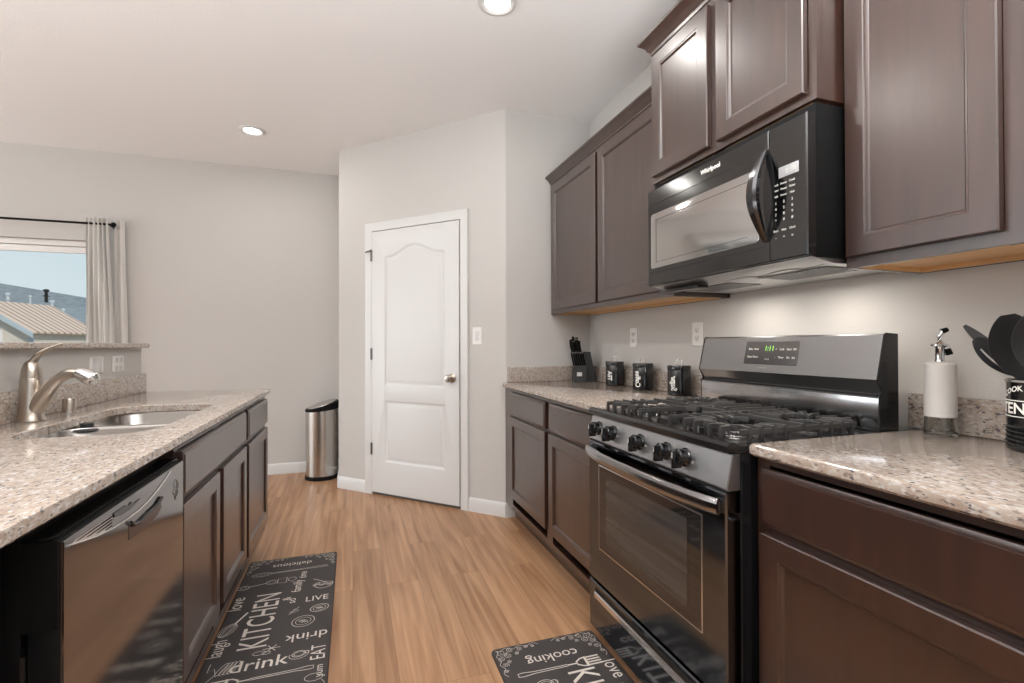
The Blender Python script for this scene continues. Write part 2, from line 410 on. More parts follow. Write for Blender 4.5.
for hz in (1.873, 1.099, .358):
    bm = B(); c = DG(S0 - .003, .019, 0); tube(bm, [(c.x, c.y, hz - .045), (c.x, c.y, hz + .045)], .0085)
    if hz > 1.8:
        e1 = DG(S0 - .050, .032, hz + .028); e0 = DG(S0 - .004, .026, hz + .040); tube(bm, [e0, e1], .0055)
    obj('hinge', bm, M_hinge, door)
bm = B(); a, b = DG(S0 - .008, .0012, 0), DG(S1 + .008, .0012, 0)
# dark sheet behind the slab: shade of the door gap put into its colour
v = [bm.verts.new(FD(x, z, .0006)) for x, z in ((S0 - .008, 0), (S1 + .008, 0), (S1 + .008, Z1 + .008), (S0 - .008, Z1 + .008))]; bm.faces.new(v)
obj('gap_shade', bm, plain('jamb_shadow_gap', (.10, .08, .07), .8), door)

# back window
win = thing('window_1', 'white vinyl dining window looking out on the shed and roofs', 'window', ((WX0 + WX1) / 2, YB, WZ0)); win['kind'] = 'structure'
bm = B()
for x0, x1, z0, z1 in ((WX0, WX1, WZ1 - .045, WZ1 - .001), (WX0, WX1, WZ0, WZ0 + .05), (WX0, WX0 + .05, WZ0, WZ1), (WX1 - .05, WX1, WZ0, WZ1), ((WX0 + WX1) / 2 - .03, (WX0 + WX1) / 2 + .03, WZ0, WZ1)):
    box(bm, x0, x1, YB + .045, YB + .11, z0, z1, .004)
obj('window_frame', bm, M_vinyl, win)
bm = B(); box(bm, WX0 + .04, WX1 - .04, YB + .06, YB + .085, WZ1 - .10, WZ1 - .05, .003); box(bm, WX0 + .04, WX1 - .04, YB + .06, YB + .085, WZ0 + .05, WZ0 + .09, .003); obj('sash', bm, M_vinyl, win)
bm = B(); box(bm, WX0 + .05, WX1 - .05, YB + .07, YB + .076, WZ0 + .08, WZ1 - .09); obj('pane', bm, M_glass, win)
bm = B(); box(bm, WX0 - .0, WX1 + .0, YB - .012, YB + .10, WZ0 - .02, WZ0, .003); obj('window_sill', bm, M_white, win)

# ------------------------------------------------------------------ ceiling lights
LS = [(-.712, 4.03, 'recessed round ceiling light above the trash can, nearer the back wall'), (.647, 2.165, 'recessed round ceiling light at the top edge, nearer the camera')]
for i, (x, y, lab) in enumerate(LS):
    t = thing('ceiling_light', lab, 'ceiling light', (x, y, ZC - .02), group='recessed ceiling lights')
    bm = B(); lathe(bm, [(.058, ZC - .004), (.062, ZC - .009), (.074, ZC - .013), (.090, ZC - .006), (.092, ZC - .0005), (.058, ZC - .0005)], x, y, 40); obj('trim_ring', bm, M_white, t)
    bm = B(); lathe(bm, [(0, ZC - .005), (.06, ZC - .005), (.06, ZC - .001), (0, ZC - .001)], x, y, 40); obj('diffuser', bm, M_lamp, t, label='glowing white lens')
    light('lamp_light', 'AREA', (x, y, ZC - .02), 4, (1, .96, .91), (0, 0, 0), shape='DISK', size=.13)

for x, y in ((.647, .35), (-.712, .35), (-.712, 2.17)):      # unseen ceiling lights added as fill, on a grid above and behind the camera
    t = thing('ceiling_light', 'recessed round ceiling light added as fill above or behind the camera, outside the photo', 'ceiling light', (x, y, ZC - .02), group='added fill ceiling lights outside the photo')
    bm = B(); lathe(bm, [(.058, ZC - .004), (.062, ZC - .009), (.074, ZC - .013), (.090, ZC - .006), (.092, ZC - .0005), (.058, ZC - .0005)], x, y, 40); obj('trim_ring', bm, M_white, t)
    bm = B(); lathe(bm, [(0, ZC - .005), (.06, ZC - .005), (.06, ZC - .001), (0, ZC - .001)], x, y, 40); obj('diffuser', bm, M_lamp, t, label='glowing white lens')
    light('grid_fill', 'AREA', (x, y, ZC - .02), 9.6, (1, .96, .91), (0, 0, 0), shape='DISK', size=.13)
# ------------------------------------------------------------------ upper cabinets (right wall)
def crown(bm, xf, y0, y1, z0, z1, proj, ret_lo=False, ret_hi=False):
    """moulding along y on a face at xf, projecting towards -x, with optional returns to the wall"""
    h = z1 - z0
    prof = [(0, 0), (-.004, 0), (-.006, h * .18), (-.014, h * .3), (-.022, h * .55), (-.036, h * .72), (-proj + .004, h * .78), (-proj, h * .84), (-proj, h), (0, h)]
    L = []
    for d, z in prof:
        row = []
        if ret_lo: row.append((XW - .001, y0 + d, z0 + z))
        row.append((xf + d, y0 + (d if ret_lo else 0), z0 + z)); row.append((xf + d, y1 - (d if ret_hi else 0), z0 + z))
        if ret_hi: row.append((XW - .001, y1 - d, z0 + z))
        L.append([bm.verts.new(p) for p in row])
    for A, C_ in zip(L, L[1:] + L[:1]):
        for i in range(len(A) - 1): bm.faces.new((A[i], A[i + 1], C_[i + 1], C_[i]))
    bm.faces.new([r[0] for r in L]); bm.faces.new([r[-1] for r in L][::-1])
def upper(label, xf, y0, y1, z0, z1, doors, dz0, dz1, cr, rlo=False, rhi=False):
    t = thing('upper_cabinet', label, 'cabinet', ((xf + XW) / 2, (y0 + y1) / 2, z0), group='upper cabinets')
    bm = B()     # carcass: sides, top, back and a face frame with its lower rail; recessed bottom is a separate part
    box(bm, xf + .018, XW - .001, y0, y0 + .016, z0, z1); box(bm, xf + .018, XW - .001, y1 - .016, y1, z0, z1); box(bm, xf + .018, XW - .001, y0, y1, z1 - .016, z1); box(bm, XW - .012, XW - .001, y0, y1, z0, z1)
    box(bm, xf, xf + .017, y0 + .002, y1 - .002, z0 + .001, z0 + .045); box(bm, xf, xf + .017, y0 + .002, y1 - .002, z1 - .04, z1 - .001)
    st = [y0, y1] + [ (a[1] + b[0]) / 2 for a, b in zip(doors, doors[1:])]
    for s in st:
        a, b = max(y0, s - .025), min(y1, s + .025)
        box(bm, xf - .0003, xf + .019, a, b, z0, z1)
    obj('carcass', bm, M_wood, t)
    bm = B(); box(bm, xf + .018, XW - .013, y0 + .017, y1 - .017, z0 + .014, z0 + .028); box(bm, xf + .018, xf + .0195, y0 + .017, y1 - .017, z0 + .001, z0 + .014)
    box(bm, XW - .03, XW - .013, y0 + .017, y1 - .017, z0 + .001, z0 + .014); box(bm, xf + .02, XW - .031, y0 + .017, y0 + .0185, z0 + .001, z0 + .014); box(bm, xf + .02, XW - .031, y1 - .0185, y1 - .017, z0 + .001, z0 + .014)
    obj('bottom_panel', bm, M_ply, t, label='honey-coloured unfinished underside')
    for a, b in doors:
        bm = B(); front(bm, -1, xf - .0015, a, b, dz0, dz1, DOORP); obj('door', bm, M_wood, t)
    bm = B(); crown(bm, xf, y0 if rlo else y0, y1, z1 - .002, cr, .045, rlo, rhi); obj('crown_moulding', bm, M_wood, t)
    return t
upper('brown two-door upper cabinet in the corner, left of the microwave', 1.325, 1.775, YP - .001, 1.377, 2.287, [(1.80, 2.425), (2.455, 3.09)], 1.407, 2.262, 2.337)
upper('raised brown upper cabinet directly above the microwave', 1.220, 1.002, 1.773, 1.848, 2.404, [(1.029, 1.372), (1.415, 1.752)], 1.872, 2.380, 2.47, True, True)
upper('large brown upper cabinet to the right of the microwave', 1.325, .10, 1.0005, 1.377, 2.287, [(.14, .60), (.652, .990)], 1.407, 2.262, 2.337)

M_mwf = plain('microwave_face', (.105, .105, .105), .13, metal=1)
# ------------------------------------------------------------------ microwave
mw = thing('microwave', 'black stainless over-the-range microwave mounted above the gas range', 'microwave', (1.4, 1.366, 1.38))
MY0, MY1, MZ0, MZ1, MX = .990, 1.744, 1.4066, 1.803, 1.169
bm = B(); box(bm, MX + .034, XW - .0185, MY0, MY1, MZ0 - .004, MZ1 + .03, .002); obj('housing', bm, M_black, mw)
SPL = 1.118
def mwface(bm, y0, y1, z0, z1, d=0): return rings(bm, rectfn(y0, y1, z0, z1), [(0, 0), (0, .028), (.003, .032), (.005, .032)], lambda a, b, dd: (MX + .032 - dd, a, b))
bm = B(); mwface(bm, SPL + .001, MY1, MZ0, MZ1)
dr = obj('door', bm, M_mwf, mw)
bm = B(); rings(bm, lambda s: rrect(1.155 + s, 1.72 - s, 1.475 + s, 1.70 - s, .012), [(0, 0), (0, .0015), (.002, .002)], lambda a, b, d: (MX - d, a, b)); obj('door_window', bm, plain('microwave_glass', (.56, .55, .54), .10, metal=1), dr)
bm = B()
for y0, y1, z0, z1 in ((1.20, 1.685, 1.672, 1.6735), (1.20, 1.685, 1.498, 1.4995), (1.6835, 1.685, 1.498, 1.673)): box(bm, MX - .0026, MX - .0019, y0, y1, z0, z1)
obj('window_line', bm, M_bssd, dr)
bm = B(); box(bm, MX - .001, MX + .0005, SPL + .004, MY1 - .006, 1.7385, 1.741); box(bm, MX - .001, MX + .0005, SPL + .004, MY1 - .006, 1.455, 1.457); obj('seam', bm, M_dark, dr)
bm = B(); text_bm(bm, 'Whirlpool', .023, frameM((MX - .0012, 1.367, 1.773), (0, -1, 0), (0, 0, 1)), depth=.0004, bold=.0004); obj('logo', bm, M_print, dr, label='white brand lettering')
bm = B(); mwface(bm, MY0, SPL - .001, MZ0, MZ1); cp = obj('control_panel', bm, M_mwf, mw)
bm = B(); box(bm, MX - .001, MX + .001, 1.015, 1.082, 1.645, 1.676, .0006); obj('display', bm, plain('lcd', (.36, .36, .37), .3), cp)
bm = B(); text_bm(bm, '8:88', .02, frameM((MX - .0015, 1.04, 1.66), (0, -1, 0), (0, 0, 1)), depth=.0002); obj('display_digits', bm, M_dial, cp)
bm = B()
for r_, zz in enumerate((1.628, 1.612, 1.594, 1.574, 1.557, 1.540, 1.523, 1.493, 1.472)):
    for c_, yy in enumerate((1.093, 1.065, 1.037)):
        if r_ < 3: s_ = ['Cook', 'Timer', 'Melt'][r_] if c_ != 1 else 'Power'
        elif r_ < 7: s_ = '123456789*0#'[(r_ - 3) * 3 + c_]
        else: s_ = ['Start', 'Stop', 'Clock'][c_] if r_ == 7 else '-+o'[c_]
        text_bm(bm, s_, .0085 if len(s_) > 1 else .011, frameM((MX - .0008, yy, zz), (0, -1, 0), (0, 0, 1)), depth=.0002, bold=.0002)
obj('key_printing', bm, M_dial, cp)
bm = B()   # lens-shaped bowed handle
pts = [Vector((MX - .004 - .052 * math.sin(PI * i / 16), 1.128 + .0 * i, 1.469 + (1.745 - 1.469) * i / 16)) for i in range(17)]
n = 17; prev = None
for i, p in enumerate(pts):
    s = math.sin(PI * i / 16); w = .008 + .011 * s; th = .006 + .004 * s
    q = [bm.verts.new((p.x + dx * th, p.y + dy * w, p.z)) for dx, dy in ((-1, -.6), (-1, .6), (-.3, 1), (1, 1), (1, -1), (-.3, -1))]
    if prev:
        for k_ in range(6): bm.faces.new((prev[k_], prev[(k_ + 1) % 6], q[(k_ + 1) % 6], q[k_]))
    else: bm.faces.new(q[::-1])
    prev = q
bm.faces.new(prev)
obj('handle', bm, M_bssd, mw, label='bowed glossy dark handle')
bm = B()  # handle recess: lens of black on door/panel seam
lens = [(1.118 + .020 * math.sin(PI * i / 12) , 1.469 + .276 * i / 12) for i in range(13)] + [(1.118 - .022 * math.sin(PI * i / 12), 1.469 + .276 * i / 12) for i in range(11, 0, -1)]
prism(bm, lens, 'x', MX - .0018, MX + .001); obj('handle_backing', bm, M_enam, mw)
bm = B(); prism(bm, [(MX + .02, MZ0 - .003), (MX + .02, MZ0 - .002), (XW - .022, MZ0 - .002), (XW - .022, MZ0 - .018), (MX + .10, MZ0 - .018)], 'y', MY0 + .004, MY1 - .004); un = obj('underside', bm, M_alu, mw, label='bare metal underside')
for y0, y1 in ((1.04, 1.30), (1.43, 1.69)):
    bm = B()
    box(bm, 1.295, 1.455, y0 - .005, y0 + .262, MZ0 - .0195, MZ0 - .0185)
    for i in range(14): box(bm, 1.30, 1.45, y0 + i * .0185, y0 + i * .0185 + .010, MZ0 - .022, MZ0 - .0195)
    obj('grease_filter', bm, M_bss, un)
bm = B(); box(bm, 1.22, 1.27, 1.50, 1.735, MZ0 - .031, MZ0 - .0185, .002); obj('lamp_cover', bm, M_enam, un)
bm = B(); tube(bm, [(1.24, 1.0 + .02 * i, MZ0 - .022 - .003 * math.sin(i * .7)) for i in range(24)], .002); obj('trim_wire', bm, M_alu, un)

mw.location += Vector((.018, .017, .006))
for y in (1.20, 1.56): light('hood_lamp', 'AREA', (1.43, y, 1.372), 1.3, (1, .93, .84), (0, 0, 0), shape='RECTANGLE', size=.05, size_y=.09)
# ------------------------------------------------------------------ base cabinets
def base_cab(label, side, xf, xback, y0, y1, units, toe, zt=.884, drawer_z=(.718, .862), door_z=(.195, .706), false=(), left_panel=True, group='base cabinets'):
    """units: list of ('door'|'drawer'|'false', y0, y1)"""
    xc = (xf + xback) / 2
    t = thing('base_cabinet', label, 'cabinet', (xc, (y0 + y1) / 2, 0), group=group)
    bm = B()
    box(bm, xf, xf - side * .019, y0 + .001, y1 - .001, .106, .135); box(bm, xf, xf - side * .019, y0 + .001, y1 - .001, zt - .02, zt - .001); box(bm, xf, xf - side * .019, y0 + .001, y1 - .001, .69, .74)
    dd = sorted([u[1:3] for u in units if u[0] == 'door'])
    st = [(y0, dd[0][0] + .012), (dd[-1][1] - .012, y1)] + [(a[1] - .012, b[0] + .012) for a, b in zip(dd, dd[1:])]
    for a, b in st: box(bm, xf + side * .0003, xf - side * .021, a, b, .105, zt)
    box(bm, xf - side * .02, xback, y0, y0 + .018, .105, zt); box(bm, xf - side * .02, xback, y1 - .018, y1, .105, zt)
    box(bm, xf - side * .02, xback, y0 + .018, y1 - .018, .105, .12); box(bm, xback, xback + side * .01, y0 + .018, y1 - .018, .12, zt)
    obj('carcass', bm, M_wood, t)
    bm = B(); box(bm, toe, toe - side * .015, y0, y1, .001, .105); box(bm, toe - side * .015, xback, y0, y0 + .015, .001, .105); box(bm, toe - side * .015, xback, y1 - .015, y1, .001, .105); obj('toe_kick', bm, M_wood, t)
    for k, a, b, in [u[:3] for u in units]:
        bm = B()
        if k == 'door': front(bm, side, xf + side * .0015, a, b, *door_z, DOORP); obj('door', bm, M_wood, t)
        else: front(bm, side, xf + side * .0015, a, b, *drawer_z, DRAWP); obj('drawer_front', bm, M_wood, t)
    return t
base_cab('brown base cabinet between the pantry wall and the range', -1, .985, XW - .02, 1.760, YP - .001, [('drawer', 1.79, 2.335), ('drawer', 2.385, 2.99), ('door', 1.79, 2.335), ('door', 2.385, 2.99)], 1.05, door_z=(.19, .705))
base_cab('brown base cabinet at lower right, nearer the camera than the range', -1, .985, XW - .02, .0, .982, [('drawer', .03, .958), ('door', .03, .958)], 1.05, drawer_z=(.716, .858), door_z=(.19, .697))
base_cab('brown sink base cabinet with a long false drawer front', 1, -.485, -1.08, 1.612, 2.535, [('false', 1.632, 2.512), ('door', 1.632, 2.04), ('door', 2.09, 2.512)], -.545, drawer_z=(.724, .862), door_z=(.185, .703))
base_cab('narrow end base cabinet of the peninsula with one drawer', 1, -.485, -1.08, 2.537, 3.12, [('drawer', 2.562, 3.095), ('door', 2.562, 3.095)], -.545, drawer_z=(.724, .862), door_z=(.17, .700))
t = base_cab('dark cabinet at the lower left corner beside the dishwasher', 1, -.535, -1.08, .45, .992, [('door', .48, .955)], -.60, door_z=(.185, .86))

# ------------------------------------------------------------------ counters
def slab_z(bm, outline, z0, z1, hole=None, r=.006):
    """slab with eased front edges: stack of rings"""
    prof = [(r, z0), (.0, z0 + r), (0, z1 - r), (r * .3, z1 - r * .3), (r, z1)]
    cx = sum(p[0] for p in outline) / len(outline); cy = sum(p[1] for p in outline) / len(outline)
    x0, x1 = min(p[0] for p in outline), max(p[0] for p in outline); y0, y1 = min(p[1] for p in outline), max(p[1] for p in outline)
    def ins(p, s): return (p[0] + (s if p[0] < cx else -s), p[1] + (s if p[1] < cy else -s))
    R = [[bm.verts.new((*ins(p, s), z)) for p in outline] for s, z in prof]; n = len(outline)
    for A, C_ in zip(R, R[1:]):
        for i in range(n): bm.faces.new((A[i], A[(i + 1) % n], C_[(i + 1) % n], C_[i]))
    if not hole: bm.faces.new(R[0][::-1]); bm.faces.new(R[-1])
    else:
        H = [[bm.verts.new((*p, z)) for p in hole] for z in (z0, z1 - .003)]; h2 = [bm.verts.new((p[0] + (.003 if p[0] > -.75 else -.003), p[1] + (.003 if p[1] > 2.05 else -.003), z1)) for p in hole]; m_ = len(hole)
        H.append(h2)
        for A, C_ in zip(H, H[1:]):
            for i in range(m_): bm.faces.new((A[i], A[(i + 1) % m_], C_[(i + 1) % m_], C_[i]))
        for ring, hr in ((R[0], H[0]), (R[-1], H[-1])):
            es = [bm.edges.get((ring[i], ring[(i + 1) % n])) for i in range(n)] + [bm.edges.get((hr[i], hr[(i + 1) % m_])) for i in range(m_)]
            bmesh.ops.triangle_fill(bm, use_beauty=True, edges=es)
def rcorner(x0, x1, y0, y1, r, corners):
    out = []
    for nme, cx, cy, px, py, t0 in (('br', x1 - r, y0 + r, x1, y0, -90), ('tr', x1 - r, y1 - r, x1, y1, 0), ('tl', x0 + r, y1 - r, x0, y1, 90), ('bl', x0 + r, y0 + r, x0, y0, 180)):
        if nme in corners: out += [(cx + r * math.cos(math.radians(t0 + 15 * i)), cy + r * math.sin(math.radians(t0 + 15 * i))) for i in range(7)]
        else: out.append((px, py))
    return out
Z0C = CT - .028
bm = B(); slab_z(bm, [(.950, 1.758), (XW - .0015, 1.758), (XW - .0015, YP - .0015), (.994, YP - .0015), (.950, 3.092)], Z0C, CT); tag(obj('countertop', bm, M_gran), 'speckled granite countertop in the corner under the canisters', 'countertop', 'granite countertops')
bm = B(); slab_z(bm, rcorner(.950, XW - .0015, -.05, .986, .02, ('tl',)), Z0C, CT); tag(obj('countertop', bm, M_gran), 'speckled granite countertop at right under the oil bottle', 'countertop', 'granite countertops')
bm = B(); box(bm, XW - .0205, XW - .0015, 1.79, YP - .022, CT, CT + .102, .002); box(bm, .996, XW - .0015, YP - .0205, YP - .0015, CT, CT + .102, .002)
tag(obj('backsplash', bm, M_gran), 'low granite backsplash strip round the corner behind knife block and canisters', 'backsplash')
bm = B(); box(bm, XW - .0205, XW - .0015, -.05, 1.025, CT, CT + .102, .002); tag(obj('backsplash', bm, M_gran), 'low granite backsplash strip on the wall behind the oil bottle', 'backsplash')
# peninsula top with the sink cut-out
def sinkhole(e=0):
    x0, x1, y0, y1 = -.925 - e, -.568 + e, 1.675 - e, 2.455 + e
    return rrect(x0, x1, y0, y1, .11, 8)
BX = -1.100
bm = B(); slab_z(bm, rcorner(BX + .001, -.457, .40, 3.168, .03, ('tr',)), Z0C, CT, sinkhole()[::1]); tag(obj('countertop', bm, M_gran), 'granite peninsula countertop at left with the sink cut-out', 'countertop', 'granite countertops')
bm = B(); box(bm, BX + .0015, BX + .0205, .40, 3.168, CT, CT + .102, .002); tag(obj('backsplash', bm, M_gran), 'low granite backsplash on the bar wall behind the faucet', 'backsplash')
bm = B(); box(bm, BX - .115, BX, .35, 3.155, 0, 1.1545); struct('wall_bar', bm, M_wall)
bm = B(); slab_z(bm, rcorner(BX - .30, -1.066, .30, 3.185, .02, ('tr', 'br')), 1.1555, 1.181); tag(obj('bar_top', bm, M_gran), 'raised granite bar top running below the dining window', 'bar top')

# sink: two bowls, undermount
snk = thing('sink', 'stainless steel double-bowl undermount sink in the left counter', 'sink', (-.75, 2.06, .70))
def bowl(bm, x0, x1, y0, y1, depth):
    zt = Z0C - .001
    prof = [(-.012, zt), (0, zt), (.004, zt - .01), (.012, zt - depth * .8), (.03, zt - depth + .01), (.06, zt - depth)]
    R = []
    for s, z in prof: R.append([bm.verts.new((*p, z)) for p in rrect(x0 + s, x1 - s, y0 + s, y1 - s, max(.085 - s * .3, .03), 6)])
    n = len(R[0])
    for A, C_ in zip(R, R[1:]):
        for i in range(n): bm.faces.new((A[i], A[(i + 1) % n], C_[(i + 1) % n], C_[i]))
    bm.faces.new(R[-1])
    out = [[bm.verts.new((*p, z)) for p in rrect(x0 - .014, x1 + .014, y0 - .014, y1 + .014, .09, 6)] for z in (zt, zt - depth - .008)]
    for A, C_ in zip([R[0], out[0]], [out[0], out[1]]):
        for i in range(n): bm.faces.new((A[i], A[(i + 1) % n], C_[(i + 1) % n], C_[i]))
    bm.faces.new(out[1][::-1])
for nm, y0, y1 in (('bowl', 1.665, 2.045), ('bowl', 2.075, 2.465)):
    bm = B(); bowl(bm, -.935, -.558, y0, y1, .19); b_ = obj(nm, bm, M_steel, snk)
    bm = B(); lathe(bm, [(0, Z0C - .1885), (.04, Z0C - .1885), (.045, Z0C - .187), (.045, Z0C - .1905)], -.745, (y0 + y1) / 2, 24); obj('drain', bm, M_chrome, b_)
bm = B(); box(bm, -.925, -.568, 2.046, 2.074, Z0C - .06, Z0C - .013, .006); obj('divider', bm, M_steel, snk)
# dark sponge holder / stopper resting on the divider, seen under the rim
SZ = Z0C - .0122
t = thing('sink_stopper', 'dark round sink stopper lying on the divider of the sink', 'stopper', (-.876, 2.06, SZ))
bm = B(); lathe(bm, [(0, SZ), (.040, SZ), (.046, SZ + .004), (.040, SZ + .009), (0, SZ + .010)], -.876, 2.06, 28); obj('flange', bm, M_rubber, t)
bm = B(); lathe(bm, [(0, SZ + .0101), (.018, SZ + .0101), (.020, SZ + .026), (0, SZ + .027)], -.876, 2.06, 20); obj('grip', bm, M_rubber, t)
# faucet
FX, FY = -1.037, 2.075
fc = thing('faucet', 'brushed nickel pull-out kitchen faucet with lever on top', 'faucet', (FX, FY, CT))
bm = B(); lathe(bm, [(0, CT + .0005), (.038, CT + .0005), (.038, CT + .005), (.034, CT + .012), (.032, CT + .06), (.031, CT + .12), (.030, CT + .142), (.029, CT + .145), (0, CT + .146)], FX, FY, 32)
obj('body', bm, M_nickel, fc)
bm = B(); p = bez((FX + .002, FY - .001, CT + .030), (FX + .045, FY - .014, CT + .085), (FX + .085, FY - .026, CT + .180), (FX + .155, FY - .048, CT + .158), 20)
tube(bm, p, [.029 - .0125 * min(1, i / 13) for i in range(21)], 20); sp = obj('spout', bm, M_nickel, fc)
bm = B(); p = [(FX + .150, FY - .046, CT + .160), (FX + .162, FY - .050, CT + .158), (FX + .180, FY - .056, CT + .150), (FX + .198, FY - .062, CT + .139), (FX + .206, FY - .065, CT + .131)]
tube(bm, p, [.0185, .022, .025, .024, .015], 18); obj('spray_head', bm, M_chrome, sp)
bm = B(); lathe(bm, [(0, CT + .1465), (.0285, CT + .1465), (.0285, CT + .156), (.025, CT + .178), (.018, CT + .198), (.008, CT + .206), (0, CT + .207)], FX, FY, 28)
p = bez((FX - .002, FY, CT + .175), (FX + .008, FY - .004, CT + .225), (FX + .04, FY - .010, CT + .245), (FX + .098, FY - .024, CT + .262), 14)
tube(bm, p, [.019 - .0155 * (i / 14) ** .7 for i in range(15)], 12, flat=.8); obj('lever', bm, M_nickel, fc)
ag = thing('air_gap_cap', 'small brushed nickel cap beside the faucet on the sink deck', 'air gap', (-1.028, 2.285, CT))
bm = B(); lathe(bm, [(0, CT + .0005), (.021, CT + .0005), (.021, CT + .05), (.019, CT + .054), (0, CT + .055)], -1.028, 2.285, 24); obj('cap', bm, M_nickel, ag)
bm = B(); lathe(bm, [(.0212, CT + .0007), (.026, CT + .0007), (.026, CT + .004), (.0212, CT + .005)], -1.028, 2.285, 24); obj('base_ring', bm, M_chrome, ag)

# ------------------------------------------------------------------ wall plates
def plate(label, cat, o, X, Zup, w, h, kind, group=None):
    """o centre on wall; X horizontal unit along the wall such that X x Z = out of wall"""
    o = Vector(o); X = Vector(X).normalized(); U = Vector(Zup); N = X.cross(U)
    t = thing('light_switch' if kind == 'switch' else 'wall_outlet', label, cat, o - U * h / 2, group=group)
    F = lambda a, b, d: o + X * a + U * b + N * d
    bm = B(); rings(bm, lambda s: rrect(-w / 2 + s, w / 2 - s, -h / 2 + s, h / 2 - s, .006, 3), [(0, .0008), (0, .003), (.003, .006)], F); obj('cover_plate', bm, M_plate, t)
    if kind == 'switch':
        k_ = max(1, int(round(w / .07)))
        for i in range(k_):
            c = (i - (k_ - 1) / 2) * .045
            bm = B(); rings(bm, rectfn(c - .0165, c + .0165, -.033, .033), [(0, .0062), (0, .0085), (.002, .0095)], F); obj('rocker', bm, M_white, t)
    else:
        k_ = max(1, int(round(w / .07)))
        for i in range(k_):
            c = (i - (k_ - 1) / 2) * .045
            for dz in (-.02, .02):
                bm = B(); rings(bm, lambda s: rrect(c - .016 + s, c + .016 - s, dz - .014 + s, dz + .014 - s, .008, 3), [(0, .0062), (0, .008), (.001, .0085)], F)
                r_ = obj('receptacle', bm, M_white, t)
                bm = B()
                for da in (-.006, .006): rings(bm, rectfn(c + da - .001, c + da + .001, dz - .003, dz + .006), [(0, .0084), (0, .0088)], F)
                rings(bm, rectfn(c - .002, c + .002, dz - .010, dz - .006), [(0, .0084), (0, .0088)], F)
                obj('slots', bm, M_dark, r_)
    return t
plate('white rocker light switch on the diagonal wall right of the pantry door', 'light switch', DG(1.327, 0, 1.23), (s2, -s2, 0), (0, 0, 1), .075, .122, 'switch')
plate('white wall outlet above the canisters, left one of two', 'outlet', (XW, 2.566, 1.209), (0, -1, 0), (0, 0, 1), .075, .118, 'outlet', 'outlets on the range wall')
plate('white wall outlet just left of the range backguard', 'outlet', (XW, 1.991, 1.217), (0, -1, 0), (0, 0, 1), .078, .118, 'outlet', 'outlets on the range wall')
plate('white switch plate on the bar wall nearer the faucet', 'light switch', (BX, 2.66, 1.082), (0, 1, 0), (0, 0, 1), .118, .075, 'switch')
plate('white outlet on the bar wall nearer the end of the peninsula', 'outlet', (BX, 2.87, 1.080), (0, 1, 0), (0, 0, 1), .118, .078, 'outlet')

# ------------------------------------------------------------------ dishwasher
DY0, DY1, DX = 1.004, 1.608, -.462
dw = thing('dishwasher', 'glossy stainless dishwasher under the left counter reflecting the mat', 'dishwasher', (-.75, 1.3, 0))
bm = B(); box(bm, -1.06, DX - .055, DY0 + .004, DY1 - .004, .10, .878, .003); box(bm, -1.06, DX - .09, DY0 + .02, DY1 - .02, .001, .10); obj('tub', bm, M_black, dw)
bm = B(); rings(bm, rectfn(DY0, DY1, .695, .842), [(0, 0), (0, .048), (.004, .053), (.006, .053)], lambda a, b, d: (DX - .053 + d, a, b)); c_ = obj('control_panel', bm, M_black, dw)
bm = B(); rings(bm, rectfn(DY0 + .001, DY1 - .001, .12, .840), [(0, 0), (.0, .002), (.002, .0035), (.004, .0035)], lambda a, b, d: (DX - .0005 + d, a, b))
fp = obj('door_panel', bm, M_dw, dw)
bm = B(); box(bm, DX - .045, DX - .0008, DY0 + .002, DY1 - .002, .115, .6945, .002); obj('door_core', bm, M_black, dw)
XF = DX + .0031
bm = B(); # vent louvres: fan of slots under the top edge, above a bright arc
ARC = [(1.016, .829), (1.06, .819), (1.11, .809), (1.172, .801), (1.24, .797), (1.301, .796), (1.36, .801), (1.41, .810), (1.46, .822), (1.50, .834)]
prism(bm, [(1.03, .8275), (1.11, .8105), (1.175, .803), (1.175, .829), (1.04, .830)], 'x', XF, XF + .0010)
vb = obj('vent_backing', bm, M_silver, fp, label='pale louvred vent')
for i in range(4):
    bm = B(); za, ya = .8262 - i * .0062, 1.045 + i * .034
    prism(bm, [(ya, za), (1.173, za - .0022), (1.173, za + .0012), (ya, za + .0006)], 'x', XF + .0010, XF + .0020); obj('louvre', bm, M_dark, vb)
bm = B(); prism(bm, [(1.180, .829), (1.185, .820), (1.215, .8145), (1.26, .8135), (1.309, .821), (1.275, .8205), (1.262, .828), (1.252, .8235), (1.235, .829)], 'x', XF, XF + .002); obj('vent_opening', bm, M_enam, fp)
bm = B(); tube(bm, [(XF + .001, a, b) for a, b in ARC], .0022, 8); obj('arc_trim', bm, M_silver, fp)
bm = B()
prism(bm, [(1.253, .748), (1.253, .783), (1.275, .772), (1.32, .769), (1.36, .772), (1.40, .774), (1.432, .782), (1.441, .760), (1.41, .748), (1.35, .744)], 'x', XF - .0001, XF + .0006); ph = obj('pocket_handle', bm, plain('pocket_shade', (.10, .06, .045), .25, metal=.8), fp)
bm = B(); p = [(XF + .003, a, b) for a, b in ((1.254, .785), (1.272, .774), (1.30, .770), (1.36, .774), (1.40, .776), (1.434, .786))]; tube(bm, p, .0042, 8); obj('grip_lip', bm, M_enam, ph)
bm = B(); rr_ = [(XF + .001, 1.545 + .016 * math.sin(i * 2 * PI / 20) * (1 + .3 * math.sin(i * 1.9)), .778 + .024 * math.cos(i * 2 * PI / 20)) for i in range(20)]
tube(bm, rr_, .0010, 6, closed=True); tube(bm, [(XF + .001, 1.54, .748), (XF + .001, 1.547, .768), (XF + .001, 1.552, .792)], .0010, 6); obj('emblem', bm, M_steel, fp)
bm = B(); box(bm, DX - .050, DX - .012, DY0 + .004, DY1 - .004, .8425, .848); obj('gasket', bm, M_enam, dw)
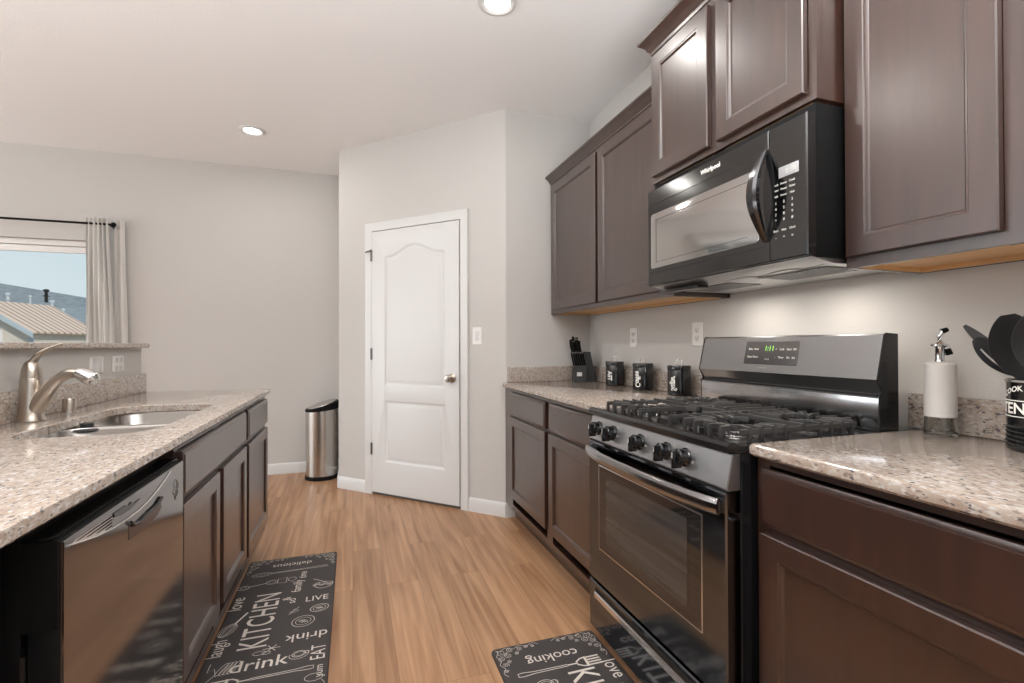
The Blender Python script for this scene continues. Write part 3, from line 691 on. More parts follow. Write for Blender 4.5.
bm = B(); box(bm, DX - .052, DX - .046, DY0 - .003, DY0 + .001, .12, .66); obj('edge_strip', bm, M_silver, dw, label='thin bright vertical edge strip')

# ------------------------------------------------------------------ gas range
RY0, RY1, RXF = .997, 1.753, .900
rg = thing('gas_range', 'black stainless five-burner gas range standing against the right wall', 'range', (1.2, 1.375, 0))
bm = B(); box(bm, RXF + .045, 1.50, RY0, RY1, .03, .895, .003)
for x in (1.0, 1.45):
    for y in (1.04, 1.71): lathe(bm, [(0, .001), (.02, .001), (.02, .03), (0, .03)], x, y, 12)
obj('body', bm, M_enam, rg)
bm = B()   # cooktop with rolled front lip
prism(bm, [(RXF + .010, .886), (RXF + .002, .892), (RXF + .001, .906), (RXF + .007, .914), (RXF + .016, .917), (RXF + .03, .914), (RXF + .036, .905), (1.435, .905), (1.45, .912), (1.50, .912), (1.50, .888)], 'y', RY0 - .001, RY1 + .001)
ck = obj('cooktop', bm, M_enam, rg)
bm = B(); prism(bm, [(RXF + .018, .885), (RXF, .798), (RXF + .006, .792), (RXF + .044, .792), (RXF + .044, .886)], 'y', RY0, RY1, bev=.002); cpn = obj('control_panel', bm, plain('control_steel', (.60, .615, .64), .34, metal=1), rg)
for y in (1.682, 1.577, 1.400, 1.258, 1.170):
    bm = B(); text_bm(bm, 'OFF', .012, frameM((RXF + .0125, y - .034, .864), (0, -1, 0), (.207, 0, 1)), depth=.0004); text_bm(bm, 'HI', .009, frameM((RXF + .0068, y - .034, .835), (0, -1, 0), (.207, 0, 1)), depth=.0004)
    obj('dial_printing', bm, M_dial, cpn)
for y in (1.682, 1.577, 1.400, 1.258, 1.170):
    bm = B(); Mk = frameM((RXF + .0085, y, .842), (0, -1, 0), (.207, 0, 1)) ; Mk = Mk @ Matrix.Rotation(0, 4, 'X')
    lathe(bm, [(0, 0), (.027, 0), (.027, .004), (.0225, .008), (.0215, .028), (.018, .032), (0, .033)], 0, 0, 24, 0, Mk)
    box(bm, RXF - .036, RXF - .006, y - .005, y + .005, .813, .860, .002)
    kb = obj('knob', bm, M_enam, rg)
    bm = B(); box(bm, RXF - .0365, RXF - .0358, y - .0012, y + .0012, .842, .858); obj('pointer', bm, M_print, kb)
# burners
burn = [(1.065, 1.145, .040), (1.065, 1.605, .036), (1.315, 1.145, .030), (1.315, 1.605, .036), (1.19, 1.375, .034)]
for x, y, r_ in burn:
    bm = B(); lathe(bm, [(r_ * 1.9, .9052), (r_ * 1.8, .908), (r_ * 1.25, .909), (r_ * 1.2, .915), (r_ * 1.15, .918), (0, .918)], x, y, 28, sy=1.6 if y == 1.375 and False else 1)
    b_ = obj('burner', bm, M_bssd, ck)
    bm = B(); lathe(bm, [(0, .9182), (r_ * 1.12, .9182), (r_ * 1.15, .922), (r_, .926), (0, .927)], x, y, 28); obj('burner_cap', bm, M_iron, b_)
    bm = B()
    for i in range(24):
        a = i * PI / 12; box(bm, x + r_ * 1.2 * math.cos(a) - .0012, x + r_ * 1.2 * math.cos(a) + .0012, y + r_ * 1.2 * math.sin(a) - .0012, y + r_ * 1.2 * math.sin(a) + .0012, .909, .9165)
    obj('flame_ports', bm, M_steel, b_)
# grates
GZ = .945
def bar(bm, pts, w=.0055, h=.007):
    """rectangular bar following pts (in plan at height), pts are 3-D centre-top"""
    P = [Vector(p) for p in pts]; prev = None
    for i, p in enumerate(P):
        d = P[min(i + 1, len(P) - 1)] - P[max(i - 1, 0)]; d.z = 0; d.normalize(); s = Vector((-d.y, d.x, 0)) * w
        q = [bm.verts.new(p + v_) for v_ in (s * .8, -s * .8, -s + Vector((0, 0, -h * .4)), -s + Vector((0, 0, -h * 2)), s + Vector((0, 0, -h * 2)), s + Vector((0, 0, -h * .4)))]
        if prev:
            for k_ in range(6): bm.faces.new((prev[k_], prev[(k_ + 1) % 6], q[(k_ + 1) % 6], q[k_]))
        else: bm.faces.new(q[::-1])
        prev = q
    bm.faces.new(prev)
def tab(bm, x, y, w=.006): box(bm, x - w, x + w, y - w, y + w, .9065, GZ - .004, .0015)
def grate(y0, y1, bs, mid=False):
    bm = B(); x0, x1 = .945, 1.425; yc = (y0 + y1) / 2
    for (bx_, by_, br_) in bs:
        R = br_ + .030
        # fingers parallel to y from both sides, curved in towards the burner
        for dx in (-.062, -.022, .022, .062):
            for sgn, ye in ((-1, y0), (1, y1)):
                inner = by_ + sgn * math.sqrt(max((R * .9) ** 2 - (dx * .6) ** 2, .0006))
                if (ye - inner) * sgn < .02: continue
                pts = [(bx_ + dx, ye, GZ), (bx_ + dx, ye - sgn * .02, GZ), (bx_ + dx * .92, (ye + inner) / 2, GZ), (bx_ + dx * .62, inner, GZ - .003)]
                bar(bm, pts, .0045); tab(bm, bx_ + dx, ye - sgn * .003, .005)
        fx = -1 if bx_ < 1.19 else 1
        xe = x0 if fx < 0 else x1
        for dy in (-.075, -.03, .03, .075):
            if mid and abs(dy) > .05: continue
            pts = [(xe, by_ + dy, GZ), (xe - fx * .03, by_ + dy, GZ), (bx_ + fx * (R + .012), by_ + dy * .75, GZ), (bx_ + fx * (R * .8), by_ + dy * .45, GZ - .003)]
            bar(bm, pts, .0045); tab(bm, xe - fx * .003, by_ + dy, .005)
        # short curved hooks beside the burner
        for a0 in (45, 225):
            bar(bm, [(bx_ + (R + .016) * math.cos(math.radians(a0 + t_)), by_ + (R + .016) * math.sin(math.radians(a0 + t_)), GZ - .001) for t_ in range(-24, 25, 8)], .004)
    xm = [1.185, 1.195]
    bar(bm, [(1.19, y0, GZ), (1.19, yc, GZ), (1.19, y1, GZ)], .005)
    if not mid:
        bar(bm, [(x0 + .03, y0 + .006, GZ - .006), (x1 - .03, y0 + .006, GZ - .006)], .004); bar(bm, [(x0 + .03, y1 - .006, GZ - .006), (x1 - .03, y1 - .006, GZ - .006)], .004)
    else:
        for yy in (y0 + .02, y1 - .02):
            bar(bm, [(x0, yy, GZ), (1.02, yy, GZ), (1.19, yy, GZ), (1.35, yy, GZ), (x1, yy, GZ)], .0045); tab(bm, x0 + .003, yy, .005); tab(bm, x1 - .003, yy, .005)
    obj('grate', bm, M_iron, rg)
grate(1.025, 1.268, [burn[0], burn[2]]); grate(1.272, 1.478, [burn[4]], True); grate(1.482, 1.725, [burn[1], burn[3]])
# backguard
bm = B(); prism(bm, [(1.448, .9125), (1.448, 1.012), (1.462, 1.018), (1.462, 1.024), (1.438, 1.062), (1.468, 1.192), (1.474, 1.197), (1.520, 1.194), (1.520, .80), (1.5015, .80), (1.5015, .9125)], 'y', RY0 + .002, RY1 - .002); bgd = obj('backguard', bm, M_bss, rg)
for y0, y1 in ((RY0, RY0 + .0022), (RY1 - .0022, RY1)):
    bm = B(); prism(bm, [(1.446, .9125), (1.446, 1.012), (1.456, 1.024), (1.436, 1.062), (1.466, 1.193), (1.474, 1.199), (1.522, 1.196), (1.522, .80), (1.5015, .80), (1.5015, .9125)], 'y', y0 - .001, y1); obj('end_cap', bm, M_enam, bgd)
bm = B(); box(bm, 1.4465, 1.449, RY0 + .004, RY1 - .004, .918, 1.008, .001); obj('riser_panel', bm, plain('polished_riser', (.42, .42, .43), .16, metal=1, var=.35, vscale=(3, 5, 9)), bgd)
bm = B(); box(bm, 1.445, 1.463, RY0 + .01, RY1 - .01, 1.0135, 1.019); obj('vent_slot', bm, M_dark, bgd)
sl_ = Vector((.030, 0, .130)).normalized(); org_ = Vector((1.438, 0, 1.062)); nrm = Vector((-sl_.z, 0, sl_.x))
def BGf(a, b, d): return org_ + Vector((0, a, 0)) + sl_ * b + nrm * d
bm = B(); rings(bm, lambda s: rrect(1.272 + s, 1.508 - s, .030 + s, .118 - s, .006, 3), [(0, -.001), (0, .001), (.001, .0015)], BGf); dp = obj('display_panel', bm, plain('display_glass', (.055, .05, .05), .25), bgd)
bm = B()
for k_, (cc, rr__) in enumerate([(yy, zz) for zz in (.088, .058) for yy in (1.482, 1.455, 1.34, 1.31, 1.288)]):
    text_bm(bm, ['Bake', 'Broil', 'Lock', 'Start', 'Off', 'Clean', 'Warm', 'Timer', 'On', 'Set'][k_], .010, frameM(BGf(cc, rr__, .0018), (0, -1, 0), sl_), depth=.0002, bold=.0002)
text_bm(bm, 'Clock', .009, frameM(BGf(1.40, .050, .0018), (0, -1, 0), sl_), depth=.0002)
text_bm(bm, '+', .012, frameM(BGf(1.365, .088, .0018), (0, -1, 0), sl_), depth=.0002); text_bm(bm, '-', .012, frameM(BGf(1.365, .058, .0018), (0, -1, 0), sl_), depth=.0002)
obj('key_printing', bm, M_dial, dp)
bm = B(); text_bm(bm, '1:11', .026, frameM(BGf(1.395, .090, .0018), (0, -1, 0), sl_), depth=.0002, bold=.0004); obj('digits', bm, M_green, dp, label='lit green clock digits')
bm = B(); text_bm(bm, 'FRIGIDAIRE', .009, frameM(BGf(1.42, .018, .0006), (0, -1, 0), sl_), depth=.0002); obj('brand_lettering', bm, M_silver, bgd)
# oven door
ov = None
bm = B()
FO = lambda a, b, d: (RXF + .044 - d, a, b)
rings(bm, rectfn(RY0 + .003, RY1 - .003, .250, .786), [(0, 0), (0, .040), (.004, .044), (.006, .044)], FO); ov = obj('oven_door', bm, M_oven, rg)
bm = B(); rings(bm, rectfn(1.088, 1.668, .383, .706), [(0, 0), (0, .0012), (.004, .0018)], lambda a, b, d: (RXF - d, a, b)); ow = obj('window_surround', bm, M_silver, ov, label='bright metal line round the oven window')
bm = B(); rings(bm, rectfn(1.0925, 1.6635, .3875, .7015), [(0, 0), (0, .0012)], lambda a, b, d: (RXF - .0012 - d, a, b)); obj('window_glass', bm, M_glassb, ov)
bm = B(); rings(bm, rectfn(1.150, 1.610, .425, .675), [(0, 0), (0, .0004)], lambda a, b, d: (RXF - .0024 - d, a, b)); obj('inner_window', bm, plain('oven_inner', (.05, .046, .043), .10, spec=.8, var=.25, vscale=(2, 2, 60)), ov)
bm = B()
p = [(RXF - .012 - .034 * math.sin(PI * i / 20) ** .7, RY0 + .016 + (RY1 - RY0 - .032) * i / 20, .750) for i in range(21)]
tube(bm, p, .011, 16, flat=2.0)
for y in (RY0 + .03, RY1 - .03): box(bm, RXF - .02, RXF, y - .014, y + .014, .732, .768, .004)
obj('handle', bm, plain('polished_handle', (.36, .355, .36), .16, metal=1), ov, label='bowed towel-bar handle')
bm = B(); box(bm, RXF + .004, RXF + .040, RY0 + .008, RY1 - .008, .787, .7915); obj('door_gap', bm, M_dark, rg)
bm = B()  # storage drawer with recessed pull
rings(bm, rectfn(RY0 + .003, RY1 - .003, .055, .238), [(0, 0), (0, .040), (.004, .044), (.006, .044)], FO); dwr = obj('drawer', bm, M_oven, rg)
bm = B(); rings(bm, rectfn(1.04, 1.70, .195, .222), [(0, 0), (0, .0012)], lambda a, b, d: (RXF - d, a, b)); obj('pull_recess', bm, M_dark, dwr)
bm = B(); prism(bm, [(RXF - .001, .180), (RXF - .006, .184), (RXF - .007, .200), (RXF - .003, .206), (RXF - .001, .200)], 'y', 1.04, 1.70); obj('pull_lip', bm, M_silver, dwr, label='bright lower lip of the pull')

# ------------------------------------------------------------------ counter items
# knife block
kn = thing('knife_block', 'black knife block with stacked knives in the corner', 'knife block', (1.50, 2.99, CT), group=None)
ang = math.radians(-14)
def KB(x, y, z): # local: x right, y away from viewer, z up
    c_, s_ = math.cos(ang), math.sin(ang); return Vector((1.475 + x * c_ - y * s_, 3.02 + x * s_ + y * c_, CT + z))
def kprism(pts, x0, x1):
    bm = B(); A = [bm.verts.new(KB(x0, y, z)) for y, z in pts]; C_ = [bm.verts.new(KB(x1, y, z)) for y, z in pts]; n = len(pts)
    bm.faces.new(A[::-1]); bm.faces.new(C_)
    for i in range(n): bm.faces.new((A[i], A[(i + 1) % n], C_[(i + 1) % n], C_[i]))
    return bm
M_kb = plain('block_paint', (.035, .035, .037), .5)
def kquad(x0, x1, y0, y1, z0, z1, lean=0):
    bm = B(); vs = []
    for z in (z0, z1):
        dx = lean * (z - z0)
        for x, y in ((x0, y0), (x1, y0), (x1, y1), (x0, y1)): vs.append(bm.verts.new(KB(x + dx, y, z)))
    for f in ((0, 3, 2, 1), (4, 5, 6, 7), (0, 1, 5, 4), (1, 2, 6, 5), (2, 3, 7, 6), (3, 0, 4, 7)): bm.faces.new([vs[i] for i in f])
    return bm
bm = kquad(-.045, .045, -.055, .0, 0.0005, .105); bmesh.ops.bevel(bm, geom=bm.edges[:], offset=.002, segments=1, affect='EDGES'); blk = obj('block', bm, M_kb, kn)
bm = kquad(-.01, .115, -.035, .035, .0008, .205, -.19); obj('slanted_block', bm, M_kb, kn)
bm = kquad(-.022, .012, -.0562, -.0551, .040, .066); obj('label_plate', bm, plain('label_white', (.7, .69, .67), .5), kn, label='small white maker label')
for i in range(6):
    x = -.040 + i * .0155
    bm = B(); tube(bm, [KB(x, -.048, .112), KB(x - .012, -.056, .155), KB(x - .022, -.064, .196)], [.0052, .0058, .006], 8); h_ = obj('steak_knife_handle', bm, M_black, kn)
    bm = B(); tube(bm, [KB(x - .022, -.064, .1965), KB(x - .0235, -.065, .202)], .0058, 8); obj('butt_cap', bm, M_chrome, h_)
    bm = B(); tube(bm, [KB(x + .001, -.0475, .1055), KB(x, -.048, .1118)], .0054, 8); obj('bolster', bm, M_chrome, h_)
for i, (x, y, l) in enumerate([(-.04, .0, .10), (-.018, .005, .125), (.004, .0, .118), (-.03, -.02, .085), (-.005, -.022, .10), (.012, -.018, .09)]):
    bm = B(); b0 = KB(x + .0, y, .203 if i < 3 else .20); b1 = KB(x - l * .18, y - .02, .203 + l * .85); mid_ = (b0 + b1) / 2 + Vector((-.004, 0, 0))
    tube(bm, [b0, mid_, b1], [.0085, .0105, .0095], 8); h_ = obj('knife_handle', bm, M_black, kn)
    bm = B(); tube(bm, [b1, b1 + (b1 - b0).normalized() * .003], .0085, 8); obj('butt_cap', bm, M_chrome, h_)
    bm = B(); tube(bm, [b0 - Vector((0, 0, .03)), b0], .004, 6); obj('blade_spine', bm, M_steel, h_)

# canisters
def canister(x, y, word, label, rz):
    t = thing('canister', label, 'canister', (x, y, CT), group='black kitchen canisters')
    R = .055
    bm = B(); lathe(bm, [(0, CT + .0005), (R - .003, CT + .0005), (R, CT + .003), (R, CT + .125), (R - .001, CT + .127), (0, CT + .127)], x, y, 40); obj('body', bm, M_enam, t)
    bm = B(); lathe(bm, [(0, CT + .1275), (R + .0015, CT + .1275), (R + .002, CT + .143), (R - .001, CT + .149), (0, CT + .1505)], x, y, 40); obj('lid', bm, M_enam, t)
    bm = B(); c_, s_ = math.cos(rz), math.sin(rz); tube(bm, [(x + c_ * a, y + s_ * a, CT + .150 + h) for a, h in [(.017 * math.cos(PI * i / 12), .028 * math.sin(PI * i / 12)) for i in range(13)]], .0016, 8); obj('handle', bm, M_steel, t)
    bm = B()
    # vertical script lettering wrapped on the front-left of the body
    flat = B(); text_bm(flat, word, .042, Matrix.Identity(4), bold=.0012)
    bmesh.ops.subdivide_edges(flat, edges=[e_ for e_ in flat.edges if e_.calc_length() > .008], cuts=2)
    for v_ in flat.verts:
        a_ = math.radians(205) + rz * 0; u_, w_ = v_.co.x, v_.co.y
        th = a_ + (w_) / R * 1.0; zz = CT + .062 + u_ * .78
        v_.co = Vector((x + (R + .0006) * math.cos(th), y + (R + .0006) * math.sin(th), zz))
    me = bpy.data.meshes.new('t'); flat.to_mesh(me); flat.free(); bm.from_mesh(me); bpy.data.meshes.remove(me)
    obj('lettering', bm, M_print, t, label='white script lettering running up the side'); return t
canister(1.545, 2.655, 'TEA', 'black lidded canister nearest the knife block, smallest in view', 2.1)
canister(1.54, 2.34, 'Coffee', 'black lidded canister in the middle of the three', 2.2)
canister(1.54, 2.025, 'Sugar', 'black lidded canister nearest the gas range', 2.3)

# oil bottle
bx_, by_ = 1.548, .905
bt = thing('oil_bottle', 'white-sleeved oil bottle with metal pourer beside the range', 'bottle', (bx_, by_, CT))
bm = B(); lathe(bm, [(0, CT + .0005), (0.03680, CT + .0005), (0.03840, CT + .006), (0.03520, CT + .03), (0.03480, CT + .05), (0.03480, CT + .051), (0.03200, CT + .051), (0.03200, CT + .03), (0.03360, CT + .012), (0.02880, CT + .007), (0, CT + .0085)], bx_, by_, 40); obj('glass_base', bm, M_bglass, bt)
bm = B(); lathe(bm, [(0.03320, CT + .0512), (0.03560, CT + .0512), (0.03560, CT + .190), (0.03480, CT + .196), (0.03200, CT + .199), (0.01980, CT + .202), (0.01620, CT + .2025), (0.01350, CT + .2025)], bx_, by_, 40); obj('sleeve', bm, M_ceram, bt)
bm = B(); lathe(bm, [(0, CT + .200), (0.01260, CT + .203), (0.01080, CT + .210), (0.01080, CT + .240), (0.01215, CT + .243), (0.02160, CT + .246), (0.02160, CT + .250), (0.01080, CT + .253), (0.00720, CT + .258), (0, CT + .258)], bx_, by_, 28); po = obj('pourer', bm, M_chrome, bt)
bm = B(); tube(bm, [(bx_, by_, CT + .255), (bx_ - .002, by_, CT + .272), (bx_ + .004, by_ - 0.00540, CT + .288)], [.008, .007, .006], 12); obj('spout', bm, M_chrome, po)
bm = B(); tube(bm, [(bx_ + .002, by_ - 0.00360, CT + .286), (bx_ + .012, by_ - 0.01260, CT + .292)], [.008, .006], 10); tube(bm, [(bx_ + .012, by_ - 0.01080, CT + .238), (bx_ + .016, by_ - 0.01440, CT + .222)], .008, 10); obj('flip_cap', bm, M_black, po)
bm = B(); fl = B(); text_bm(fl, 'OLIVE OIL', .0065, Matrix.Identity(4))
for v_ in fl.verts:
    th = math.radians(207) + v_.co.x / .0356; v_.co = Vector((bx_ + (.0358) * math.cos(th), by_ + (.0358) * math.sin(th), CT + .063 + v_.co.y))
me = bpy.data.meshes.new('t'); fl.to_mesh(me); fl.free(); bm.from_mesh(me); bpy.data.meshes.remove(me); obj('printing', bm, M_dial, bt)

# utensil crock
cx_, cy_, cr_ = 1.525, .678, .066
ut = thing('utensil_crock', 'black metal utensil crock with white lettering at the right edge', 'utensil holder', (cx_, cy_, CT))
bm = B(); prof = [(0, CT + .0005), (cr_ - .004, CT + .0005), (cr_, CT + .004)]
for i in range(5): z_ = CT + .012 + i * .010; prof += [(cr_ + .0018, z_), (cr_ + .0018, z_ + .004), (cr_ - .001, z_ + .007)]
prof += [(cr_, CT + .066), (cr_, CT + .160), (cr_ + .002, CT + .163), (cr_, CT + .166), (cr_ - .003, CT + .165), (cr_ - .003, CT + .006), (0, CT + .006)]
lathe(bm, prof, cx_, cy_, 48); ck_ = obj('body', bm, M_enam, ut)
bm = B(); lathe(bm, [(cr_ + .0002, CT + .161), (cr_ + .0028, CT + .1625), (cr_ + .0022, CT + .167), (cr_ - .002, CT + .168), (cr_ - .003, CT + .1655)], cx_, cy_, 48); obj('rim', bm, M_steel, ut)
bm = B()
def wrap(s, size, z, a0, bold=0, arch=0, spacing=1.0):
    fl = B(); text_bm(fl, s, size, Matrix.Identity(4), bold=bold, spacing=spacing, align='LEFT')
    bmesh.ops.subdivide_edges(fl, edges=[e_ for e_ in fl.edges if e_.calc_length() > .01], cuts=2)
    for v_ in fl.verts:
        th = math.radians(a0) + v_.co.x / cr_; v_.co = Vector((cx_ + (cr_ + .0006) * math.cos(th), cy_ + (cr_ + .0006) * math.sin(th), z + v_.co.y + arch * math.sin(max(0, min(1, v_.co.x / .1)) * PI)))
    me = bpy.data.meshes.new('t'); fl.to_mesh(me); fl.free(); bm.from_mesh(me); bpy.data.meshes.remove(me)
wrap('UTENSILS', .036, CT + .100, 95, .0008); wrap('COOK \u00b7 LOVE \u00b7 EAT', .017, CT + .130, 126, .0004, .018)
for z_ in (CT + .081, CT + .118): lathe(bm, [(cr_ + .0003, z_), (cr_ + .0009, z_ + .0003), (cr_ + .0009, z_ + .0016), (cr_ + .0003, z_ + .002)], cx_, cy_, 48)
obj('lettering', bm, M_print, ck_, label='white UTENSILS lettering between two lines')

def paddle(bm, p0, p1, p2, wid, hgt, thick, nrm_, bowl=0, slot=False):
    """utensil: shaft p0->p1, head p1->p2, elliptical, optionally dished"""
    p0, p1, p2 = map(Vector, (p0, p1, p2)); ax = (p2 - p1).normalized(); nrm_ = Vector(nrm_).normalized(); sd = ax.cross(nrm_).normalized(); nn_ = sd.cross(ax)
    tube(bm, [p0, (p0 + p1) / 2, p1 + ax * .01], [.006, .0055, .007], 10)
    L_ = (p2 - p1).length; nu, nv = 22, 12; G = []
    for sgn in (1, -1):
        g = []
        for i in range(nu + 1):
            t_ = i / nu; w = wid * math.sin(PI * (t_ * .93 + .035)) ** .6; row = []
            for j in range(nv + 1):
                q = j / nv * 2 - 1
                d = -bowl * (1 - q * q) * math.sin(PI * t_) + sgn * thick * .5
                row.append(bm.verts.new(p1 + ax * (L_ * t_) + sd * (w * q) + nn_ * d))
            g.append(row)
        G.append(g)
        for i in range(nu):
            for j in range(nv):
                if slot and 6 <= i <= 16 and j in (3, 8): continue
                bm.faces.new((g[i][j], g[i + 1][j], g[i + 1][j + 1], g[i][j + 1]))
    a, b = G
    if slot:
        for j in (3, 8):
            for i in range(6, 17):
                for jj in (j, j + 1): bm.faces.new((a[i][jj], a[i + 1][jj], b[i + 1][jj], b[i][jj]))
            for ii in (6, 17): bm.faces.new((a[ii][j], a[ii][j + 1], b[ii][j + 1], b[ii][j]))
    for i in range(nu):
        for j in (0, nv): bm.faces.new((a[i][j], a[i + 1][j], b[i + 1][j], b[i][j]))
    for j in range(nv):
        for i in (0, nu): bm.faces.new((a[i][j], a[i][j + 1], b[i][j + 1], b[i][j]))
VN = (-.82, -.55, .1)
def utensil(kind, label, cat, p0, p1, p2, wid, bowl=0, slot=False, handle=None, mat=None, nrm_=VN):
    t = thing(kind, label, cat, p0, group='utensils in the crock')
    bm = B(); paddle(bm, p0, p1, p2, wid, 0, .004, nrm_, bowl, slot); obj('head', bm, M_rubber, t)
    if handle: bm = B(); tube(bm, [p0, Vector(p0).lerp(Vector(p1), .82)], .0085, 10); obj('handle', bm, handle, t)
    return t
zb = CT + .012
utensil('slotted_spoon', 'black slotted spoon leaning furthest left out of the crock', 'utensil', (1.545, .655, zb), (1.500, .715, CT + .178), (1.468, .782, CT + .264), .026, .005, True)
utensil('spatula', 'small black spatula tip at the far left above the slotted spoon', 'utensil', (1.565, .672, zb), (1.552, .745, CT + .190), (1.530, .838, CT + .300), .013)
utensil('serving_spoon', 'large round black serving spoon, left of the two big spoon heads', 'utensil', (1.528, .690, zb), (1.478, .692, CT + .172), (1.462, .716, CT + .320), .047, .022)
utensil('soup_ladle', 'large black spoon head cut off by the right edge of the photo', 'utensil', (1.500, .668, zb), (1.462, .650, CT + .180), (1.440, .652, CT + .326), .048, .025)
t = thing('wooden_spoon', 'brown wooden handle showing between the black spoons', 'utensil', (1.540, .700, zb), group='utensils in the crock')
bm = B(); tube(bm, [(1.540, .700, zb), (1.536, .722, CT + .19)], .009, 10); obj('handle', bm, M_hlight, t)
bm = B(); paddle(bm, (1.536, .722, CT + .186), (1.536, .723, CT + .19), (1.534, .728, CT + .228), .014, 0, .005, VN); obj('head', bm, M_hlight, t)

# ------------------------------------------------------------------ trash can
tx, ty = -.258, 4.60
tr = thing('trash_can', 'stainless steel trash can with dark lid beside the pantry corner', 'trash can', (tx, ty, 0))
def drum(bm, r0, r1, z0, z1, tilt0=0, tilt1=0, seg=48, cap=True):
    def ring(r, z, tl): return [bm.verts.new((tx + r * math.cos(2 * PI * i / seg), ty + r * .92 * math.sin(2 * PI * i / seg), z + tl * math.cos(2 * PI * i / seg - .25))) for i in range(seg)]
    a, b = ring(r0, z0, tilt0), ring(r1, z1, tilt1)
    for i in range(seg): bm.faces.new((a[i], a[(i + 1) % seg], b[(i + 1) % seg], b[i]))
    if cap: bm.faces.new(a[::-1]); bm.faces.new(b)
bm = B(); drum(bm, .134, .134, .035, .60, 0, .012); obj('drum', bm, M_steel, tr)
bm = B(); drum(bm, .139, .139, .001, .034); obj('base', bm, M_black, tr)
bm = B(); drum(bm, .139, .139, .602, .640, .012, .038); drum(bm, .139, .128, .640, .648, .038, .038); ld = obj('lid', bm, M_black, tr)
bm = B(); drum(bm, .118, .116, .6485, .653, .038, .038); obj('lid_insert', bm, M_steel, ld)

# ------------------------------------------------------------------ curtain and rod
t = thing('curtain', 'light grey grommet curtain drawn to the right of the window', 'curtain', (-1.91, YB - .09, .04))
def drape(bm, x0, x1, y, z0, z1, folds, amp, flare=0, ph=0, thick=.003):
    n = folds * 12; m_ = 18; G = []
    for s in (0, 1):
        g = []
        for j in range(m_ + 1):
            v = j / m_; z = z0 + (z1 - z0) * v; row = []
            for i in range(n + 1):
                u = i / n; x = x0 + (x1 - x0) * u; x = x0 + (x - x0) * (1 + flare * (1 - v)) 
                a = amp * (1 + .25 * math.sin(3 * v + u * 5)); yy = y + a * math.sin(2 * PI * folds * u + ph + .5 * math.sin(2.3 * (1 - v))) + .008 * math.sin(7 * v + 9 * u)
                row.append(bm.verts.new((x + .004 * math.sin(11 * v + u * 8), yy + s * thick, z)))
            g.append(row)
        G.append(g)
        for j in range(m_):
            for i in range(n): bm.faces.new((g[j][i], g[j][i + 1], g[j + 1][i + 1], g[j + 1][i]))
    a, b = G
    for j in range(m_):
        for i in (0, n): bm.faces.new((a[j][i], a[j + 1][i], b[j + 1][i], b[j][i]))
    for i in range(n):
        for j in (0, m_): bm.faces.new((a[j][i], a[j][i + 1], b[j][i + 1], b[j][i]))
bm = B(); drape(bm, -2.035, -1.885, YB - .10, .04, 2.205, 5, .020, flare=.5); obj('panel', bm, M_fabric, t)
bm = B(); drape(bm, -1.865, -1.795, YB - .05, .04, 2.205, 1, .016, flare=.6); obj('return_flap', bm, M_fabric, t)
t = thing('curtain_rod', 'thin black curtain rod above the dining window', 'curtain rod', (-2.9, YB - .10, 2.14))
bm = B(); tube(bm, [(-4.0, YB - .10, 2.157), (-1.865, YB - .10, 2.157)], .009, 12); obj('rod', bm, M_black, t)
bm = B(); tube(bm, [(-1.868, YB - .10, 2.157), (-1.86, YB - .10, 2.157), (-1.845, YB - .10, 2.157), (-1.835, YB - .10, 2.157)], [.009, .019, .019, .012], 14); obj('finial', bm, M_black, t)
for x in (-1.87, -3.95):
    bm = B(); tube(bm, [(x, YB - .001, 2.145), (x, YB - .10, 2.145)], .006, 8); tube(bm, [(x, YB - .006, 2.145), (x, YB - .001, 2.145)], .02, 12); obj('bracket', bm, M_black, t)

# ------------------------------------------------------------------ kitchen mats
def stroke(bm, pts, w, z=0, closed=False):
    P = [Vector((p[0], p[1], 0)) for p in pts]; n = len(P); L_, R_ = [], []
    for i, p in enumerate(P):
        d = (P[(i + 1) % n] - P[i - 1]) if closed else P[min(i + 1, n - 1)] - P[max(i - 1, 0)]
        if d.length < 1e-9: d = Vector((1, 0, 0))
        d.normalize(); s = Vector((-d.y, d.x, 0)) * w / 2
        L_.append(bm.verts.new(p + s + Vector((0, 0, z)))); R_.append(bm.verts.new(p - s + Vector((0, 0, z))))
    for i in range(n if closed else n - 1):
        j = (i + 1) % n; bm.faces.new((L_[i], R_[i], R_[j], L_[j]))
def ell(cx, cy, a, b, rot=0, n=28, a0=0, a1=2 * PI):
    c_, s_ = math.cos(rot), math.sin(rot); full = abs(a1 - a0 - 2 * PI) < 1e-6; k_ = n if full else n + 1
    return [(cx + a * math.cos(t_) * c_ - b * math.sin(t_) * s_, cy + a * math.cos(t_) * s_ + b * math.sin(t_) * c_) for t_ in [a0 + (a1 - a0) * i / n for i in range(k_)]]
def rug(label, loc, rz, wd, ln, design):
    t = thing('kitchen_mat', label, 'floor mat', loc, rz, group='chalkboard kitchen mats')
    ORG[t] = Vector((0, 0, 0))
    bm = B(); rings(bm, lambda s: rrect(-wd / 2 + s, wd / 2 - s, -ln / 2 + s, ln / 2 - s, .02 - s, 5), [(0, .0005), (0, .006), (.003, .009), (.006, .0095)], lambda a, b, d: (a, b, d)); obj('base_pad', bm, M_mat, t)
    bm = B(); design(bm, wd, ln); obj('printed_design', bm, M_cream, t, flat=True, label='cream chalk-style words and utensil drawings')
ZR = .0100
def T(bm, s, size, x, y, rot, bold=0, spacing=1.0, sx_=1.0):
    M_ = Matrix.Translation((x, y, ZR + .0003)) @ Matrix.Rotation(math.radians(rot), 4, 'Z') @ Matrix.Scale(sx_, 4, (1, 0, 0)); text_bm(bm, s, size, M_, bold=bold, spacing=spacing)
